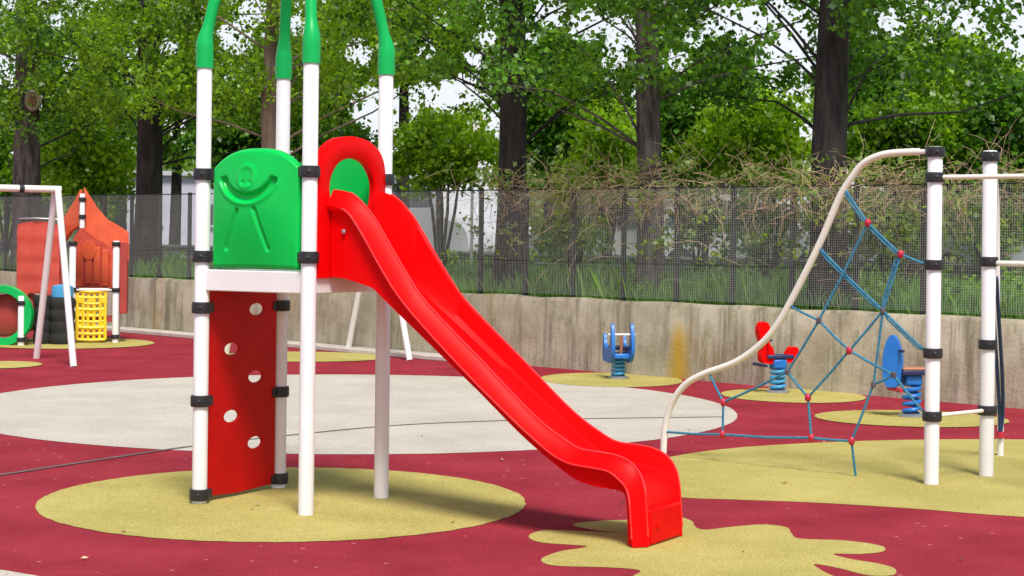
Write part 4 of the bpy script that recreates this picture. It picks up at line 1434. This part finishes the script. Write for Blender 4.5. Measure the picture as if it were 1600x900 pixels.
def car(label, pos, fwd, L, Wd, H_, body_m, prof, win, cat='car', name='parked_car'):
    """profile (x forward, z) lofted across the width with a narrower greenhouse"""
    fwd = Vector(fwd).normalized()
    side = Vector((-fwd.y, fwd.x, 0))
    t_ = thing(name, pos, label, cat, 'vehicles parked beyond the fence')
    pr = [(p.x, p.y) for p in spline([(a_, b_, 0) for a_, b_ in prof], 4, True)]
    vs = []
    ws = (-1, -0.86, 0.86, 1)
    for w_ in ws:
        for a_, b_ in pr:
            ins = 1 - 0.16 * max(0, (b_ - 0.55 * H_) / (0.45 * H_))
            k_ = 1 if abs(w_) < 0.9 else 0.985
            vs.append(pos + fwd * (a_ * k_) + side * (w_ * Wd / 2 * ins) + ZUP * (b_ * (1 if abs(w_) < 0.9 else 0.985) + 0.005))
    n_ = len(pr)
    fs = [(j * n_ + i, j * n_ + (i + 1) % n_, (j + 1) * n_ + (i + 1) % n_, (j + 1) * n_ + i) for j in range(3) for i in range(n_)]
    fs += [tuple(range(n_)), tuple(3 * n_ + i for i in reversed(range(n_)))]
    mb = MB()
    mb.add(vs, fs)
    mb.build('body', M[body_m], t_, smooth=50)
    for wn in win:
        for sg in (-1, 1):
            zc = sum(p[1] for p in wn) / len(wn)
            ins = 1 - 0.16 * max(0, (zc - 0.55 * H_) / (0.45 * H_))
            MB().prism(wn, pos + side * (sg * (Wd / 2 * ins * 0.995)), fwd, ZUP, 0.05).build('window', M['glass'], t_)
    for a_ in (-L * 0.31, L * 0.31):
        for sg in (-1, 1):
            wl = MB().lathe(pos + fwd * a_ + side * (sg * (Wd / 2 - 0.1)) + ZUP * 0.31, [(0.22, -0.10), (0.31, -0.09), (0.32, 0), (0.31, 0.09), (0.22, 0.10)], 20, side).build('tyre', M['tyre'], t_)
            MB().lathe(pos + fwd * a_ + side * (sg * (Wd / 2 - 0.1)) + ZUP * 0.31, [(0.05, -0.115), (0.2, -0.11), (0.2, 0.11), (0.05, 0.115)], 16, side).build('rim', M['steel'], wl)
    for sg in (-1, 1):
        MB().box(pos + fwd * (L / 2 - 0.06) + side * (sg * Wd * 0.36) + ZUP * 0.66, (0.10, 0.28, 0.14), fwd, side).build('headlight', M['lamp'], t_, bevel=0.02)
        MB().box(pos - fwd * (L / 2 - 0.05) + side * (sg * Wd * 0.38) + ZUP * 0.72, (0.08, 0.20, 0.18), fwd, side).build('tail_light', M['tail'], t_, bevel=0.02)
    return t_


hatch = [(-2.0, 0.25), (-1.0, 0.20), (1.0, 0.20), (2.0, 0.28), (2.05, 0.60), (1.75, 0.82), (1.05, 0.92), (0.45, 1.38), (-0.6, 1.46), (-1.55, 1.36), (-1.95, 0.92), (-2.06, 0.6)]
hw = [[(0.85, 0.93), (0.42, 1.30), (-0.35, 1.36), (-0.35, 0.93)], [(-0.42, 0.93), (-0.42, 1.36), (-1.35, 1.28), (-1.55, 0.95)]]
van = [(-2.4, 0.28), (-1.2, 0.22), (1.2, 0.22), (2.4, 0.30), (2.5, 0.75), (2.25, 1.02), (1.75, 1.14), (1.15, 1.85), (0.0, 1.95), (-2.2, 1.93), (-2.45, 1.6), (-2.5, 0.7)]
vw = [[(1.55, 1.15), (1.10, 1.72), (0.55, 1.75), (0.55, 1.15)], [(0.45, 1.15), (0.45, 1.75), (-0.75, 1.75), (-0.75, 1.15)], [(-0.85, 1.15), (-0.85, 1.75), (-2.1, 1.72), (-2.2, 1.15)]]
gz = WALL_H - 0.05
g0 = P(655, 400, 36.5)
car('white parked van with dark side windows beyond the fence, right of the red slide', Vector((g0.x, 36.5, gz)), WD, 5.0, 1.9, 1.95, 'car_white', van, vw, 'van', 'parked_van')
g0 = P(985, 400, 32)
car('silver parked car behind the grey tree trunk', Vector((g0.x, 32, gz)), -WD, 4.1, 1.75, 1.46, 'car_silver', hatch, hw)
g0 = P(1215, 400, 27.5)
car('white parked car low behind the shrub left of the arch tube', Vector((g0.x, 27.5, gz)), WD, 4.1, 1.75, 1.46, 'car_white', hatch, hw)
g0 = P(1560, 400, 24.5)
car('white parked car half hidden behind the tall white post at the right edge', Vector((g0.x + 0.9, 24.5, gz)), WD, 4.1, 1.75, 1.46, 'car_white', hatch, hw)

# pale flat-roofed building at the left
bl = P(285, 400, 46)
bz = P(285, 275, 46).z
t = thing('flat_building', Vector((bl.x, 46, gz)), 'pale lavender grey flat roofed building behind the fence left of the tower', 'building')
bw = 210 / F * 46
MB().box(Vector((bl.x + 0.3, 48.5, (gz + bz) / 2)), (bw, 5, bz - gz)).build('wall', M['render_wall'], t, smooth=0)
MB().box(Vector((bl.x + 0.3, 48.5, bz + 0.06)), (bw + 0.3, 5.3, 0.12)).build('roof', M['roof_grey'], t, bevel=0.01)
for xo in (-0.9, 0.75):
    w_ = MB().box(Vector((bl.x + xo, 45.99, 2.0)), (0.7, 0.06, 0.55)).build('window', M['glass'], t, smooth=0)
    MB().box(Vector((bl.x + xo, 45.97, 1.70)), (0.8, 0.12, 0.05)).build('sill', M['roof_grey'], w_, smooth=0)

sh = P(640, 300, 52)
t = thing('low_building', Vector((sh.x, 52, gz)), 'low grey building with a bluish window strip beyond the fence, right of the slide', 'building')
bw = 340 / F * 52
MB().box(Vector((sh.x, 54, (gz + sh.z) / 2)), (bw, 4, sh.z - gz)).build('wall', M['render_grey'], t, smooth=0)
MB().box(Vector((sh.x, 54, sh.z + 0.07)), (bw + 0.4, 4.4, 0.14)).build('roof', M['roof_grey'], t, bevel=0.01)
for k in range(4):
    w_ = MB().box(Vector((sh.x - bw / 2 + bw * (k + 0.5) / 4, 51.98, 1.95)), (1.2, 0.08, 0.65)).build('window', M['glass'], t, smooth=0)
    MB().box(Vector((sh.x - bw / 2 + bw * (k + 0.5) / 4, 51.95, 1.60)), (1.3, 0.12, 0.05)).build('sill', M['roof_grey'], w_, smooth=0)

# small round road sign showing between the leaves
sp = P(739, 196, 30)
t = thing('road_sign', Vector((sp.x, 30.05, gz)), 'small round red and white sign showing among the leaves left of the black trunk', 'road sign')
MB().tube([(sp.x, 30.05, gz), (sp.x, 30.05, sp.z + 0.15)], 0.025, 10).build('pole', M['steel'], t)
MB().lathe((sp.x, 30.0, sp.z), [(0.20, 0), (0.20, 0.015)], 24, (0, -1, 0)).build('plate', M['sign_white'], t)
MB().prism(ellipse(0.20, 0.20, 28), (sp.x, 29.98, sp.z), (1, 0, 0), ZUP, 0.008, [ellipse(0.13, 0.13, 28)]).build('red_ring', M['sign_red'], t)

# small scattered leaves and grit on the rubber floor
for k in range(26):
    px, py = rnd.uniform(60, 1560), rnd.uniform(600, 890)
    if k == 0:
        px, py = 1226, 757
    p = G(px, py)
    a_ = rnd.uniform(0, 6.28)
    L = rnd.uniform(0.012, 0.022)
    if k == 0:
        L = 0.03
    e1 = Vector((math.cos(a_), math.sin(a_), 0))
    e2 = Vector((-math.sin(a_), math.cos(a_), 0))
    mb = MB()
    mb.add([p - e1 * L + ZUP * 0.012, p + e2 * L * 0.5 + ZUP * 0.02, p + e1 * L + ZUP * 0.013, p - e2 * L * 0.5 + ZUP * 0.012, p + ZUP * 0.009], [(0, 1, 4), (1, 2, 4), (2, 3, 4), (3, 0, 4)])
    o = mb.build('fallen_leaf', M['twig'], smooth=0)
    if k == 0:
        tag(o, 'dark fallen leaf lying alone on the big yellow patch right of the slide', 'leaf', 'fallen leaves on the rubber floor')
    else:
        tag(o, 'tiny dry leaf fallen on the rubber floor', 'leaf', 'fallen leaves on the rubber floor')
